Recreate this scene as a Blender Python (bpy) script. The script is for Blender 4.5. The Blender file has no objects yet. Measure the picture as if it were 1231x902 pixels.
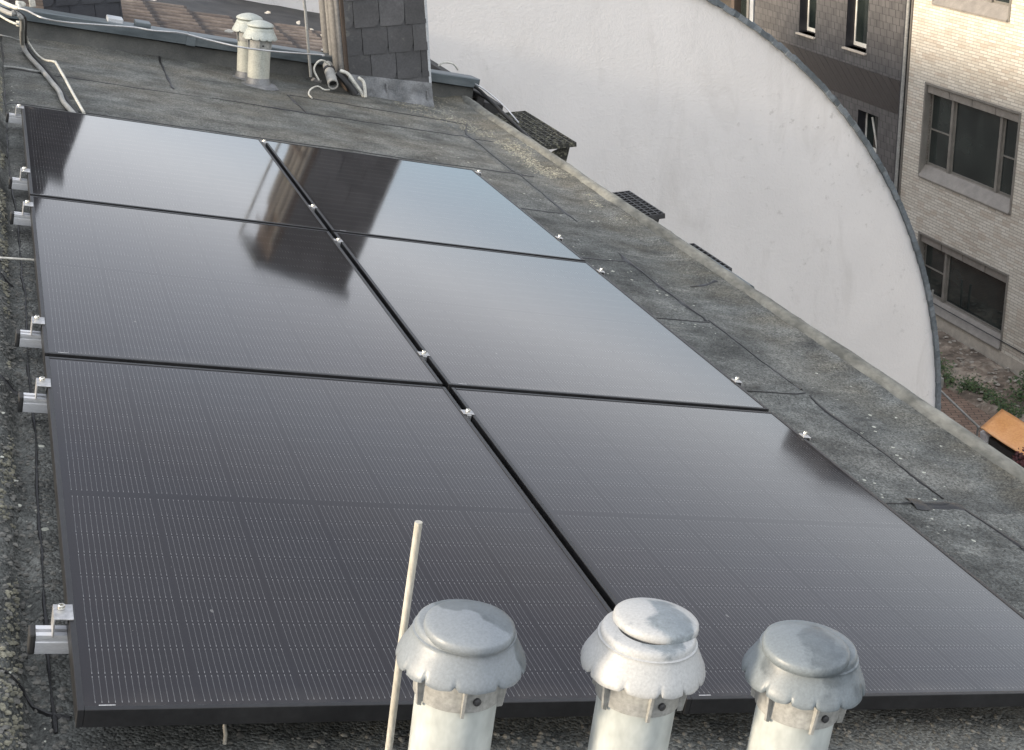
import bpy, math, random
import numpy as np
from mathutils import Vector, Matrix
random.seed(7)
RNG = np.random.default_rng(5)
S = bpy.context.scene
COL = S.collection
R_ = math.radians
# ------------------------------------------------------------------ frames
# roof frame (u across to the street, v away along the roof, n out of the roof), world = M @ roof
SIN, COS = 0.242, 0.97028
TH = math.asin(SIN)
M = np.array([[COS, 0, SIN], [0, 1, 0], [-SIN, 0, COS]])
CAMR = np.array([[0.909012, -0.359126, 0.211487], [0.071342, -0.36587, -0.927928], [0.410619, 0.858585, -0.306959]])      # roof frame -> lens axes
CAMC = np.array([-0.24067, -2.18101, 1.41054])      # camera position in the roof frame
FOC, CX, CY = 1731.23, 714.363, 473.514
def W(u, v, n): return Vector(M @ np.array([u, v, n]))
def sight(x, y):
    r = CAMR.T @ np.array([(x-CX)/FOC, (y-CY)/FOC, 1.0]); return r/np.linalg.norm(r)
def on_roof(x, y, n=-.11):
    r = sight(x, y); return CAMC + r*(n-CAMC[2])/r[2]
def wpt(x, y, axis, val):
    r = M @ sight(x, y); c = M @ CAMC
    return c + r*(val-c[axis])/r[axis]
ROOF_ROT = (0, TH, 0)
UPR = M.T @ np.array([0, 0, 1.0])       # world up in roof frame

# ------------------------------------------------------------------ mesh builder
class MB:
    def __init__(s): s.v = []; s.f = []; s.m = []
    def add(s, vs, fs, mi=0):
        b = len(s.v); s.v += [tuple(map(float, p)) for p in vs]
        s.f += [tuple(b+i for i in f) for f in fs]; s.m += [mi]*len(fs)
    def box(s, x0, x1, y0, y1, z0, z1, mi=0):
        vs = [(x, y, z) for z in (z0, z1) for y in (y0, y1) for x in (x0, x1)]
        s.add(vs, [(0,2,3,1), (4,5,7,6), (0,1,5,4), (2,6,7,3), (0,4,6,2), (1,3,7,5)], mi); return s
    def tube(s, pts, r, seg=10, cap=True, mi=0):
        pts = [Vector(p) for p in pts]; rs = r if hasattr(r, '__len__') else [r]*len(pts)
        vs = []; fs = []; prev = None
        for i, p in enumerate(pts):
            d = (pts[min(i+1, len(pts)-1)] - pts[max(i-1, 0)]).normalized()
            if prev is None:
                a = Vector((0, 0, 1)) if abs(d.z) < .9 else Vector((1, 0, 0)); a = (a - d*a.dot(d)).normalized()
            else: a = (prev - d*prev.dot(d)).normalized()
            prev = a; b = d.cross(a)
            for k in range(seg):
                t = 2*math.pi*k/seg; vs.append(p + (a*math.cos(t) + b*math.sin(t))*rs[i])
        for i in range(len(pts)-1):
            for k in range(seg):
                k2 = (k+1) % seg; fs.append((i*seg+k, i*seg+k2, (i+1)*seg+k2, (i+1)*seg+k))
        if cap: fs.append(tuple(range(seg))[::-1]); fs.append(tuple((len(pts)-1)*seg+k for k in range(seg)))
        s.add(vs, fs, mi); return s
    def lathe(s, prof, seg=32, fn=None, mi=0, close=True):
        vs = []; fs = []
        for i, (r, z) in enumerate(prof):
            for k in range(seg):
                t = 2*math.pi*k/seg; rr, zz = (r, z) if fn is None else fn(i, t, r, z)
                vs.append((rr*math.cos(t), rr*math.sin(t), zz))
        for i in range(len(prof)-1):
            for k in range(seg):
                k2 = (k+1) % seg; fs.append((i*seg+k, i*seg+k2, (i+1)*seg+k2, (i+1)*seg+k))
        if close: fs.append(tuple((len(prof)-1)*seg+k for k in range(seg)))
        s.add(vs, fs, mi); return s
    def prism(s, poly, axis, a0, a1, mi=0):
        # poly in the two other axes, extruded along axis
        n = len(poly)
        def mk(p, a):
            q = list(p); q.insert(axis, a); return tuple(q)
        vs = [mk(p, a0) for p in poly] + [mk(p, a1) for p in poly]
        fs = [tuple(range(n)), tuple(range(2*n-1, n-1, -1))] + [(i, n+i, n+(i+1) % n, (i+1) % n) for i in range(n)]
        s.add(vs, fs, mi); return s
    def build(s, name, mat, parent=None, loc=None, rot=None, smooth=False, bevel=0, fix=True):
        me = bpy.data.meshes.new(name); me.from_pydata(s.v, [], s.f)
        for mm in (mat if isinstance(mat, (list, tuple)) else [mat]): me.materials.append(mm)
        for p, i in zip(me.polygons, s.m): p.material_index = i; p.use_smooth = smooth
        if fix:
            import bmesh
            bm = bmesh.new(); bm.from_mesh(me); bmesh.ops.recalc_face_normals(bm, faces=bm.faces); bm.to_mesh(me); bm.free()
        o = bpy.data.objects.new(name, me); COL.objects.link(o)
        if parent: o.parent = parent
        if loc is not None: o.location = loc
        if rot is not None: o.rotation_euler = rot
        if bevel:
            b = o.modifiers.new('bevel', 'BEVEL'); b.width = bevel; b.segments = 2; b.limit_method = 'ANGLE'; b.angle_limit = R_(40)
        if smooth and hasattr(me, 'set_sharp_from_angle'): me.set_sharp_from_angle(angle=R_(45))
        return o
def tag(o, label=None, cat=None, group=None, kind=None):
    if label: o['label'] = label
    if cat: o['category'] = cat
    if group: o['group'] = group
    if kind: o['kind'] = kind
    return o
def empty(name, loc, rot=(0, 0, 0), label=None, cat=None, group=None):
    o = bpy.data.objects.new(name, None); COL.objects.link(o); o.location = loc; o.rotation_euler = rot
    o.empty_display_size = .1
    return tag(o, label, cat, group)
def copy_tree(o, parent=None):
    c = o.copy(); COL.objects.link(c)
    if parent: c.parent = parent
    for ch in list(o.children): copy_tree(ch, c)
    return c

# ------------------------------------------------------------------ numpy noise
def vnoise(x, y, seed=0):
    xi = np.floor(x).astype(np.int64); yi = np.floor(y).astype(np.int64); xf = x-xi; yf = y-yi
    def h(a, b):
        k = (a*374761393 + b*668265263 + seed*1442695041) & 0x7fffffff
        k = ((k ^ (k >> 13))*1274126177) & 0x7fffffff
        return ((k ^ (k >> 16)) & 0xffff)/65535.
    sx = xf*xf*(3-2*xf); sy = yf*yf*(3-2*yf)
    return (h(xi, yi)*(1-sx)+h(xi+1, yi)*sx)*(1-sy) + (h(xi, yi+1)*(1-sx)+h(xi+1, yi+1)*sx)*sy
def fbm(x, y, oct=4, seed=0):
    r = 0; a = .5
    for i in range(oct): r = r + a*vnoise(x*2**i, y*2**i, seed+i); a *= .5
    return r

# ------------------------------------------------------------------ materials
def nmat(name):
    m = bpy.data.materials.new(name); m.use_nodes = True; nt = m.node_tree
    b = nt.nodes['Principled BSDF']; return m, nt, b
class NT:
    def __init__(s, nt): s.nt = nt
    def n(s, t, **kw):
        x = s.nt.nodes.new(t)
        for k, v in kw.items():
            if k in x.inputs.keys() if isinstance(k, str) else False: x.inputs[k].default_value = v
            else: setattr(x, k, v)
        return x
    def l(s, a, b): s.nt.links.new(a, b)
    def math(s, op, a, b=None, c=None):
        x = s.nt.nodes.new('ShaderNodeMath'); x.operation = op
        for i, q in enumerate((a, b, c)):
            if q is None: continue
            if isinstance(q, (int, float)): x.inputs[i].default_value = q
            else: s.l(q, x.inputs[i])
        return x.outputs[0]
    def noise(s, vec, scale, detail=4, rough=.55, dist=0):
        x = s.nt.nodes.new('ShaderNodeTexNoise'); x.inputs['Scale'].default_value = scale; x.inputs['Detail'].default_value = detail
        x.inputs['Roughness'].default_value = rough; x.inputs['Distortion'].default_value = dist
        if vec is not None: s.l(vec, x.inputs['Vector'])
        return x.outputs['Fac']
    def ramp(s, fac, stops, interp='LINEAR'):
        x = s.nt.nodes.new('ShaderNodeValToRGB'); x.color_ramp.interpolation = interp
        e = x.color_ramp.elements
        while len(e) < len(stops): e.new(.5)
        for i, (p, c) in enumerate(stops):
            e[i].position = p; e[i].color = (*c, 1) if hasattr(c, '__len__') else (c, c, c, 1)
        s.l(fac, x.inputs[0]); return x.outputs[0]
    def mix(s, f, a, b, mode='MIX'):
        x = s.nt.nodes.new('ShaderNodeMix'); x.data_type = 'RGBA'; x.blend_type = mode
        for i, q in ((0, f), (6, a), (7, b)):
            if isinstance(q, (int, float)): x.inputs[i].default_value = q if i == 0 else (q, q, q, 1)
            elif isinstance(q, tuple): x.inputs[i].default_value = (*q, 1)
            else: s.l(q, x.inputs[i])
        return x.outputs[2]
    def bump(s, h, strength=.3, dist=.01, normal=None):
        x = s.nt.nodes.new('ShaderNodeBump'); x.inputs['Strength'].default_value = strength; x.inputs['Distance'].default_value = dist
        s.l(h, x.inputs['Height'])
        if normal is not None: s.l(normal, x.inputs['Normal'])
        return x.outputs[0]
    def obj(s): return s.n('ShaderNodeTexCoord').outputs['Object']
    def mapping(s, vec, scale=(1, 1, 1), rot=(0, 0, 0), loc=(0, 0, 0)):
        x = s.nt.nodes.new('ShaderNodeMapping'); x.inputs['Scale'].default_value = scale; x.inputs['Rotation'].default_value = rot; x.inputs['Location'].default_value = loc
        s.l(vec, x.inputs['Vector']); return x.outputs[0]
    def sep(s, vec):
        x = s.nt.nodes.new('ShaderNodeSeparateXYZ'); s.l(vec, x.inputs[0]); return x.outputs
    def comb(s, a, b, c=0.0):
        x = s.nt.nodes.new('ShaderNodeCombineXYZ')
        for i, q in enumerate((a, b, c)):
            if isinstance(q, (int, float)): x.inputs[i].default_value = q
            else: s.l(q, x.inputs[i])
        return x.outputs[0]
def weathered(name, c1, c2, rough=.6, scale=8, bump=.15, metallic=0, stretch=(1, 1, 1), grain=120, spec=.5, contrast=(.3, .7), bdist=.004):
    m, nt, b = nmat(name); N = NT(nt); o = N.mapping(N.obj(), stretch)
    n1 = N.noise(o, scale, 6, .6); n2 = N.noise(o, grain, 3, .6)
    col = N.ramp(n1, [(contrast[0], c1), (contrast[1], c2)])
    col = N.mix(.35, col, N.ramp(n2, [(.3, .25), (.7, .85)]), 'OVERLAY')
    N.l(col, b.inputs['Base Color']); b.inputs['Metallic'].default_value = metallic
    N.l(N.ramp(n1, [(0, max(0, rough-.12)), (1, min(1, rough+.12))]), b.inputs['Roughness'])
    b.inputs['Specular IOR Level'].default_value = spec
    N.l(N.bump(N.math('ADD', N.math('MULTIPLY', n1, .5), N.math('MULTIPLY', n2, .5)), bump, bdist), b.inputs['Normal'])
    return m

# ---- solar glass
def solar_mat(name, dust=.5):
    m, nt, b = nmat(name); N = NT(nt); o = N.obj(); X, Y, Z = N.sep(o)
    rip_ = N.math('MULTIPLY', N.math('SUBTRACT', N.noise(N.mapping(o, (1, 4, 1)), 3.5, 3), .5), .0022)
    cx = N.math('DIVIDE', N.math('SUBTRACT', N.math('ADD', X, rip_), .021), .182); fx = N.math('FRACT', cx)
    t = N.math('ADD', N.math('MULTIPLY', fx, 16.6), .2); rt = N.math('ROUND', t)
    dx = N.math('ABSOLUTE', N.math('SUBTRACT', t, rt))
    line = N.math('LESS_THAN', dx, .055)
    line = N.math('MULTIPLY', line, N.math('MULTIPLY', N.math('GREATER_THAN', rt, .5), N.math('LESS_THAN', rt, 16.5)))
    line = N.math('MULTIPLY', line, N.math('MULTIPLY', N.math('GREATER_THAN', cx, 0.), N.math('LESS_THAN', cx, 6.)))
    # halves
    up = N.math('GREATER_THAN', Y, .861)
    yy = N.math('SUBTRACT', Y, N.math('ADD', .020, N.math('MULTIPLY', up, .852)))
    cy = N.math('DIVIDE', yy, .0922); fy = N.math('FRACT', cy)
    iny = N.math('MULTIPLY', N.math('GREATER_THAN', cy, 0.), N.math('LESS_THAN', cy, 9.))
    ed = N.math('MINIMUM', fy, N.math('SUBTRACT', 1., fy))          # 0 at the cell edge
    body = N.math('GREATER_THAN', ed, .035)
    pad = N.math('MULTIPLY', N.math('GREATER_THAN', ed, .035), N.math('LESS_THAN', ed, .10))
    line = N.math('MULTIPLY', N.math('MULTIPLY', line, body), iny)
    row = N.n('ShaderNodeTexWhiteNoise', noise_dimensions='2D')
    N.l(N.comb(N.math('FLOOR', cx), N.math('ADD', N.math('FLOOR', cy), N.math('MULTIPLY', up, 20.))), row.inputs['Vector'])
    nz = N.noise(N.mapping(o, (3, 22, 1)), 3, 3)
    wire_tone = N.math('ADD', .45, N.math('ADD', N.math('MULTIPLY', pad, .9), N.math('MULTIPLY', N.math('SUBTRACT', nz, .45), .9)))  # busbar tone: brighter pads near the cell edges, uneven along the line
    linec = N.ramp(N.math('MULTIPLY', wire_tone, .6), [(0, .02), (1, .44)])
    # cell gaps and the dark centre band
    gapx = N.math('LESS_THAN', N.math('MINIMUM', fx, N.math('SUBTRACT', 1., fx)), .006)
    cellv = N.math('MULTIPLY', row.outputs['Value'], .004)
    base = N.mix(N.math('MULTIPLY', gapx, .0), (.011, .009, .0095), (.018, .018, .019))
    base = N.mix(N.math('MULTIPLY', row.outputs['Value'], .5), base, (.013, .0115, .013))
    band = N.math('SUBTRACT', 1., iny)
    base = N.mix(N.math('MULTIPLY', band, .12), base, (.006, .006, .007))
    dn = N.noise(o, 2.2, 5, .6); dn2 = N.noise(N.mapping(o, (1, .35, 1)), 9, 4)
    dmask = N.math('MULTIPLY', N.ramp(dn, [(.3, 0.3), (.75, 1)]), .010*dust)
    base = N.mix(dmask, base, (.55, .5, .46))
    col = N.mix(N.math('MULTIPLY', line, .52), base, linec)
    # dried drops and dirt specks
    sp = N.n('ShaderNodeTexVoronoi'); sp.inputs['Scale'].default_value = 55; N.l(o, sp.inputs['Vector'])
    spk = N.math('MULTIPLY', N.math('LESS_THAN', sp.outputs['Distance'], .05), N.math('GREATER_THAN', N.noise(o, 12, 2), .6))
    col = N.mix(N.math('MULTIPLY', spk, .35), col, (.5, .48, .45))
    # washed-down dirt along the lower frame, a few droppings
    low = N.math('MULTIPLY', N.ramp(Y, [(.008, 1.), (.07, 0.)]), N.ramp(N.noise(N.mapping(o, (1, .4, 1)), 14, 4), [(.35, .1), (.7, .8)]))
    col = N.mix(N.math('MULTIPLY', low, .10), col, (.38, .34, .28))
    dv = N.n('ShaderNodeTexVoronoi'); dv.inputs['Scale'].default_value = 3.3; N.l(N.mapping(o, (2.2, 1, 1)), dv.inputs['Vector'])
    dm = N.math('MULTIPLY', N.math('LESS_THAN', N.math('ADD', dv.outputs['Distance'], N.math('MULTIPLY', N.noise(o, 70, 3), .05)), .045), N.math('GREATER_THAN', N.noise(o, 60, 2), .47))
    col = N.mix(N.math('MULTIPLY', dm, .18), col, (.6, .6, .56))
    N.l(col, b.inputs['Base Color'])
    b.inputs['Roughness'].default_value = .45; b.inputs['Specular IOR Level'].default_value = 0.0
    b.inputs['Coat Weight'].default_value = 1.0; b.inputs['Coat IOR'].default_value = 1.44
    N.l(N.ramp(N.math('ADD', N.math('MULTIPLY', dn, .6), N.math('MULTIPLY', dn2, .4)), [(.3, .045), (.7, .085)]), b.inputs['Coat Roughness'])
    return m
SOLAR = solar_mat('solar_cells_under_glass')

def felt_mat():
    m, nt, b = nmat('bitumen_felt'); N = NT(nt); o = N.obj(); X, Y, Z = N.sep(o)
    big = N.noise(o, .9, 6, .62, .4); mid = N.noise(o, 5, 6, .6); streak = N.noise(N.mapping(o, (1.6, 9, 1)), 1.5, 5, .6, .6)
    grain = N.noise(o, 170, 3, .75); grit = N.n('ShaderNodeTexVoronoi'); grit.inputs['Scale'].default_value = 150; N.l(o, grit.inputs['Vector'])
    col = N.ramp(big, [(.30, (.062, .066, .062)), (.5, (.104, .108, .101)), (.68, (.130, .130, .118))])
    col = N.mix(.75, col, N.ramp(mid, [(.32, .15), (.68, .82)]), 'OVERLAY')
    # pale dried-water streaks
    st = N.ramp(streak, [(.56, 0.), (.70, 1.)]); st2 = N.ramp(N.noise(o, 2.3, 3), [(.45, 0.), (.65, 1.)])
    col = N.mix(N.math('MULTIPLY', N.math('MULTIPLY', st, st2), .50), col, (.30, .30, .27))
    # brown silt where water stands near the far end and the right kerb
    far = N.ramp(N.math('DIVIDE', Y, 9.), [(.35, 0.), (.85, 1.)])
    silt = N.math('MULTIPLY', N.ramp(N.noise(o, 1.7, 5, .6), [(.42, 0.), (.66, 1.)]), far)
    col = N.mix(N.math('MULTIPLY', silt, .5), col, (.145, .128, .096))
    kerb = N.math('MULTIPLY', N.ramp(X, [(.0, 0.), (1., 1.)]), 1.)
    kmask = N.math('MULTIPLY', N.ramp(N.math('SUBTRACT', X, 2.2), [(.55, 0.), (.93, 1.)]), N.ramp(N.noise(o, 2.6, 5), [(.4, 0.), (.6, 1.)]))
    col = N.mix(N.math('MULTIPLY', kmask, .45), col, (.15, .130, .088))
    # left strip: darker and wetter
    lm = N.ramp(N.math('MULTIPLY', X, -1.), [(.0, 0.), (.10, 1.)])
    nearm = N.ramp(Y, [(.0, 1.), (.6, .4)])
    col = N.mix(N.math('MULTIPLY', lm, .35), col, (.05, .052, .046))
    # stone chips
    gc = N.ramp(grit.outputs['Color'], [(.15, .12), (.85, .98)])
    col = N.mix(.55, col, gc, 'OVERLAY')
    col = N.mix(.38, col, N.ramp(grain, [(.25, .1), (.75, .95)]), 'OVERLAY')
    # white lichen dots
    vo = N.n('ShaderNodeTexVoronoi'); vo.inputs['Scale'].default_value = 26; N.l(N.mapping(o, (1, 1, 0.01)), vo.inputs['Vector'])
    dots = N.math('MULTIPLY', N.math('LESS_THAN', N.math('ADD', vo.outputs['Distance'], N.math('MULTIPLY', grain, .12)), .17), N.math('GREATER_THAN', N.noise(o, 3.2, 3), .56))
    col = N.mix(N.math('MULTIPLY', dots, .6), col, (.42, .42, .36))
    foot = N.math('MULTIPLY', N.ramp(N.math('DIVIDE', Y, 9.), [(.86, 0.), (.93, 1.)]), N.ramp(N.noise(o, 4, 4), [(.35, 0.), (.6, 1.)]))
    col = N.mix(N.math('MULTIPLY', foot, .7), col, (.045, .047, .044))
    N.l(col, b.inputs['Base Color']); b.inputs['Roughness'].default_value = .85; b.inputs['Specular IOR Level'].default_value = .35
    h = N.math('ADD', N.math('MULTIPLY', grit.outputs['Distance'], -1.2), N.math('MULTIPLY', grain, .8))
    n1 = N.bump(h, .9, .004); n2 = N.bump(N.math('ADD', mid, streak), .6, .012, n1)
    N.l(n2, b.inputs['Normal']); return m
FELT = felt_mat()
TAR = weathered('tar', (.004, .004, .005), (.012, .012, .012), .45, 20, .5)
FRAME = weathered('black_anodised_frame', (.012, .012, .013), (.026, .026, .027), .42, 5, .03, .3, grain=60)
ALU = weathered('mill_aluminium', (.56, .57, .58), (.74, .75, .77), .38, 6, .06, .45, (1, 8, 8))
ALUD = weathered('dull_aluminium', (.36, .36, .36), (.50, .50, .50), .42, 6, .06, .7)
STEEL = weathered('stainless_bolt', (.6, .58, .52), (.8, .78, .72), .25, 30, .05, .9)
RUBBER = weathered('black_rubber', (.012, .012, .012), (.03, .03, .03), .7, 20, .1)
PVC = weathered('grey_pvc', (.36, .385, .37), (.43, .45, .43), .42, 3, .02, 0, (1, 1, .5), grain=30, contrast=(.35, .62))
def cap_mat(name, c_clean, c_dirt, lo, hi, seedloc):
    m, nt, b = nmat(name); N = NT(nt); o = N.mapping(N.obj(), (1, 1, 1), loc=seedloc)
    n1 = N.noise(o, 9, 2, .45, .3); n2 = N.noise(o, 60, 5, .7, .4); n3 = N.noise(o, 260, 3, .6)
    f = N.ramp(N.math('ADD', n1, N.math('MULTIPLY', N.math('SUBTRACT', n2, .5), .12)), [(lo, 0.), (hi, 1.)])
    dirt = N.mix(N.ramp(n2, [(.38, 0.), (.6, 1.)]), c_dirt, tuple(min(1, c*1.35) for c in c_dirt))
    col = N.mix(f, dirt, c_clean); col = N.mix(.25, col, N.ramp(n3, [(.3, .3), (.7, .8)]), 'OVERLAY')
    N.l(col, b.inputs['Base Color'])
    N.l(N.ramp(n2, [(.3, .36), (.7, .52)]), b.inputs['Roughness'])
    N.l(N.bump(N.math('ADD', n2, n3), .05, .0012), b.inputs['Normal']); return m
CAP1 = cap_mat('cap_grey_lichen', (.18, .20, .215), (.085, .098, .105), .42, .47, (3, 1, 0))
CAP2 = cap_mat('cap_sun_bleached', (.36, .365, .36), (.15, .17, .18), .40, .45, (7.7, 2, 5))
CAP3 = cap_mat('cap_slate_grey', (.15, .172, .184), (.082, .096, .104), .44, .50, (1, 9, 4))
COLLAR = weathered('collar_grey', (.20, .20, .19), (.34, .34, .32), .55, 20, .1)
ZINC = weathered('weathered_zinc', (.075, .09, .098), (.14, .162, .172), .5, 3, .08, .35, (1, 6, 6), contrast=(.35, .65))
ZINCL = weathered('pale_zinc', (.36, .38, .40), (.50, .52, .54), .45, 5, .05, .3)
LEAD = weathered('lead_flashing', (.09, .095, .10), (.21, .215, .22), .5, 7, .5, .3, bdist=.02, contrast=(.35, .65))
SLATE = weathered('chimney_slate', (.042, .042, .044), (.072, .072, .075), .5, 4, .12, 0, grain=70)
def island_tone(m, lo, hi):
    nt_ = m.node_tree; N = NT(nt_); b = nt_.nodes['Principled BSDF']; src = b.inputs['Base Color'].links[0].from_socket
    g = N.n('ShaderNodeNewGeometry'); c = N.mix(1., src, N.ramp(g.outputs['Random Per Island'], [(0, lo), (1, hi)]), 'MULTIPLY')
    e = N.noise(N.obj(), 16, 5, .7); c = N.mix(N.math('MULTIPLY', N.ramp(e, [(.60, 0.), (.70, 1.)]), .35), c, (.16, .16, .14)); N.l(c, b.inputs['Base Color'])
island_tone(SLATE, .72, 1.3)
SLATED = weathered('dark_blue_slate', (.020, .023, .030), (.040, .044, .054), .5, 4, .12)
BOARD = weathered('pale_duct', (.135, .131, .124), (.195, .188, .177), .7, 4, .05, 0, (1, 1, 1), grain=50)
BOARDD = weathered('dark_brown_board', (.06, .045, .035), (.12, .09, .07), .7, 6, .1, 0, (3, 3, .4))
CABLEW = weathered('white_cable', (.38, .37, .33), (.56, .55, .49), .5, 30, .05)
CABLEG = weathered('grey_conduit', (.17, .172, .165), (.29, .29, .275), .55, 12, .1)
RODM = weathered('bleached_rod', (.33, .305, .25), (.47, .455, .40), .6, 12, .1, 0, (2, 2, .5))
KERB = weathered('lichened_kerb', (.075, .077, .068), (.19, .19, .168), .85, 9, .6, 0, (1, .5, 1), grain=45, contrast=(.35, .65))
RENDER_ = weathered('grey_render', (.20, .20, .19), (.30, .30, .28), .9, 1.5, .2)
GRATE = weathered('mossy_galvanised', (.022, .022, .018), (.17, .165, .12), .8, 38, .3, contrast=(.48, .66))
GRATED = weathered('dark_galvanised', (.022, .022, .023), (.05, .05, .05), .6, 22, .2)
DARKM = weathered('dark_metal', (.02, .02, .022), (.05, .05, .052), .5, 10, .1)
VERGE_SHADE = weathered('verge_and_shade', (.014, .014, .015), (.05, .048, .045), .8, 5, .4)  # verge flashing, and the sheet standing in for shade on the far tiles
PLASTERCHIP = weathered('plaster_chip', (.35, .33, .29), (.5, .48, .43), .9, 9, .2)
PARAPET = weathered('parapet_felt', (.035, .037, .036), (.095, .094, .085), .9, 3.5, .6, grain=140, bdist=.006)
STICKER = weathered('sticker_white', (.5, .5, .5), (.6, .6, .6), .5, 40, .02)
def plain_detail(name, c, rough=.5, metallic=0): return weathered(name, tuple(x*.82 for x in c), tuple(min(1, x*1.15) for x in c), rough, 6, .06, metallic)

# ------------------------------------------------------------------ camera
cd = bpy.data.cameras.new('camera'); cam = bpy.data.objects.new('camera', cd); COL.objects.link(cam)
A = M @ CAMR.T
mw = Matrix.Identity(4)
for i in range(3):
    mw[i][0] = A[i, 0]; mw[i][1] = -A[i, 1]; mw[i][2] = -A[i, 2]
cpos = M @ CAMC
mw[0][3], mw[1][3], mw[2][3] = cpos
cam.matrix_world = mw
cd.sensor_width = 36; cd.lens = FOC/1231*36; cd.shift_x = (615.5-CX)/1231; cd.shift_y = (CY-451)/1231
cd.clip_end = 2000; cd.clip_start = .02
S.camera = cam

# ------------------------------------------------------------------ light
SUN_EL = R_(17.0)
travel = Vector((1.0, .05, 0)).normalized()
tosun = Vector((-travel.x*math.cos(SUN_EL), -travel.y*math.cos(SUN_EL), math.sin(SUN_EL)))
sd = bpy.data.lights.new('sun', 'SUN'); sd.energy = 1.35; sd.angle = R_(7); sd.color = (1.0, .84, .64)
so = bpy.data.objects.new('sun', sd); COL.objects.link(so); so.rotation_euler = tosun.to_track_quat('Z', 'Y').to_euler()
w = bpy.data.worlds.new('World'); S.world = w; w.use_nodes = True; nt = w.node_tree
sky = nt.nodes.new('ShaderNodeTexSky'); sky.sky_type = 'NISHITA'; sky.sun_disc = False
sky.sun_elevation = SUN_EL; sky.sun_rotation = math.atan2(tosun.x, tosun.y); sky.altitude = 100
sky.air_density = 1.0; sky.dust_density = 3.0; sky.ozone_density = 1.2
Nw = NT(nt); tc = Nw.n('ShaderNodeTexCoord').outputs['Generated']; wx, wy, wz = Nw.sep(tc)
cl_ = Nw.noise(Nw.mapping(tc, (1, 1, 3.2)), 1.6, 5, .55, .4)                # thin high cloud sheet
zf_ = Nw.ramp(wz, [(0.0, (1.5, 1.85, 2.3)), (.09, (1.45, 1.9, 2.35)), (.125, (1.9, 2.15, 2.5)), (.170, (3.2, 3.2, 3.3)), (.235, (2.1, 2.08, 2.2)), (.36, (.95, .90, .95)), (.55, (1.3, 1.25, 1.3)), (1., (3.0, 3.05, 3.2))])
zb_ = Nw.ramp(wz, [(0.0, (2.5, 2.5, 2.5)), (.3, (3.4, 3.4, 3.45)), (1., (3.1, 3.15, 3.3))])      # added brightness in the sky behind the camera, to light wall and roof
zc_ = Nw.mix(Nw.ramp(Nw.math('ADD', Nw.math('MULTIPLY', wy, .5), .5), [(.40, 1.), (.75, 0.)]), zf_, zb_)
cm_ = Nw.mix(Nw.ramp(cl_, [(.30, .72), (.70, .90)]), sky.outputs[0], zc_)
Nw.l(cm_, nt.nodes['Background'].inputs[0]); nt.nodes['Background'].inputs[1].default_value = .15
S.view_settings.view_transform = 'Standard'; S.view_settings.look = 'None'; S.view_settings.exposure = 1.95; S.view_settings.gamma = 1

# ================================================================== OUR BUILDING
GZ = -9.9
house = empty('flat_roof_building', W(0, 0, -.11), ROOF_ROT, 'building with the grey mossy felt roof that carries the black solar panels', 'building')
def roof_height(U, V):
    h = .010*(fbm(U*2.2, V*3.4, 4, 2)-.5) + .010*np.clip(fbm(U*1.3+4, V*5.5, 3, 77)-.55, 0, 1) + .0035*(fbm(U*22, V*22, 3, 9)-.5)
    lm = np.clip((-.045-U)/.085, 0, 1)                    # swollen mossy roll at the left
    h = h + lm*lm*(3-2*lm)*(.020+.060*fbm(U*8, V*6, 4, 5)) + np.clip((-.02-U)/.08, 0, 1)*.020*(fbm(U*38, V*38, 3, 6)-.4)
    h = h - .03*np.exp(-((U+.065)/.025)**2)*(fbm(U*2, V*3, 3, 12))
    rm = np.clip((U-2.98)/.19, 0, 1); h = h + .028*rm*rm*(3-2*rm)
    h = h + .010*np.exp(-((U-2.74)/.03)**2)*fbm(U*3, V*5, 3, 14)      # lapped roll seam
    s = (V-1.26)/.93; fr = s-np.floor(s)
    h = h + .004*(1-fr)*(U > -.05)*(U < 2.74)
    bk = np.clip((V-7.85-.12*U)/.18, 0, 1); h = h + .03*bk*bk
    return h
def grid(us, vs, name, mat, parent):
    U, V = np.meshgrid(us, vs, indexing='xy'); H = roof_height(U, V)
    nu, nv = len(us), len(vs)
    verts = np.stack([U.ravel(), V.ravel(), H.ravel()], 1)
    i = np.arange((nv-1)*(nu-1)); r = i//(nu-1); c = i % (nu-1); a = r*nu+c
    faces = np.stack([a, a+1, a+nu+1, a+nu], 1)
    me = bpy.data.meshes.new(name); me.vertices.add(len(verts)); me.vertices.foreach_set('co', verts.ravel())
    me.loops.add(faces.size); me.loops.foreach_set('vertex_index', faces.ravel().astype(np.int32))
    me.polygons.add(len(faces)); me.polygons.foreach_set('loop_start', (np.arange(len(faces))*4).astype(np.int32)); me.polygons.foreach_set('loop_total', np.full(len(faces), 4, np.int32))
    me.polygons.foreach_set('use_smooth', np.ones(len(faces), bool)); me.update(); me.materials.append(mat)
    o = bpy.data.objects.new(name, me); COL.objects.link(o); o.parent = parent; return o
us = np.concatenate([np.arange(-2.2, -.5, .05), np.arange(-.5, .1, .008), np.arange(.1, 2.3, .05), np.arange(2.3, 3.20, .014)])
vs = np.concatenate([np.arange(-4., -.6, .06), np.arange(-.6, 2.4, .009), np.arange(2.4, 8.75, .02)])
grid(us, vs, 'roof_felt', FELT, house)
def ridge(V, seed): return V
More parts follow.
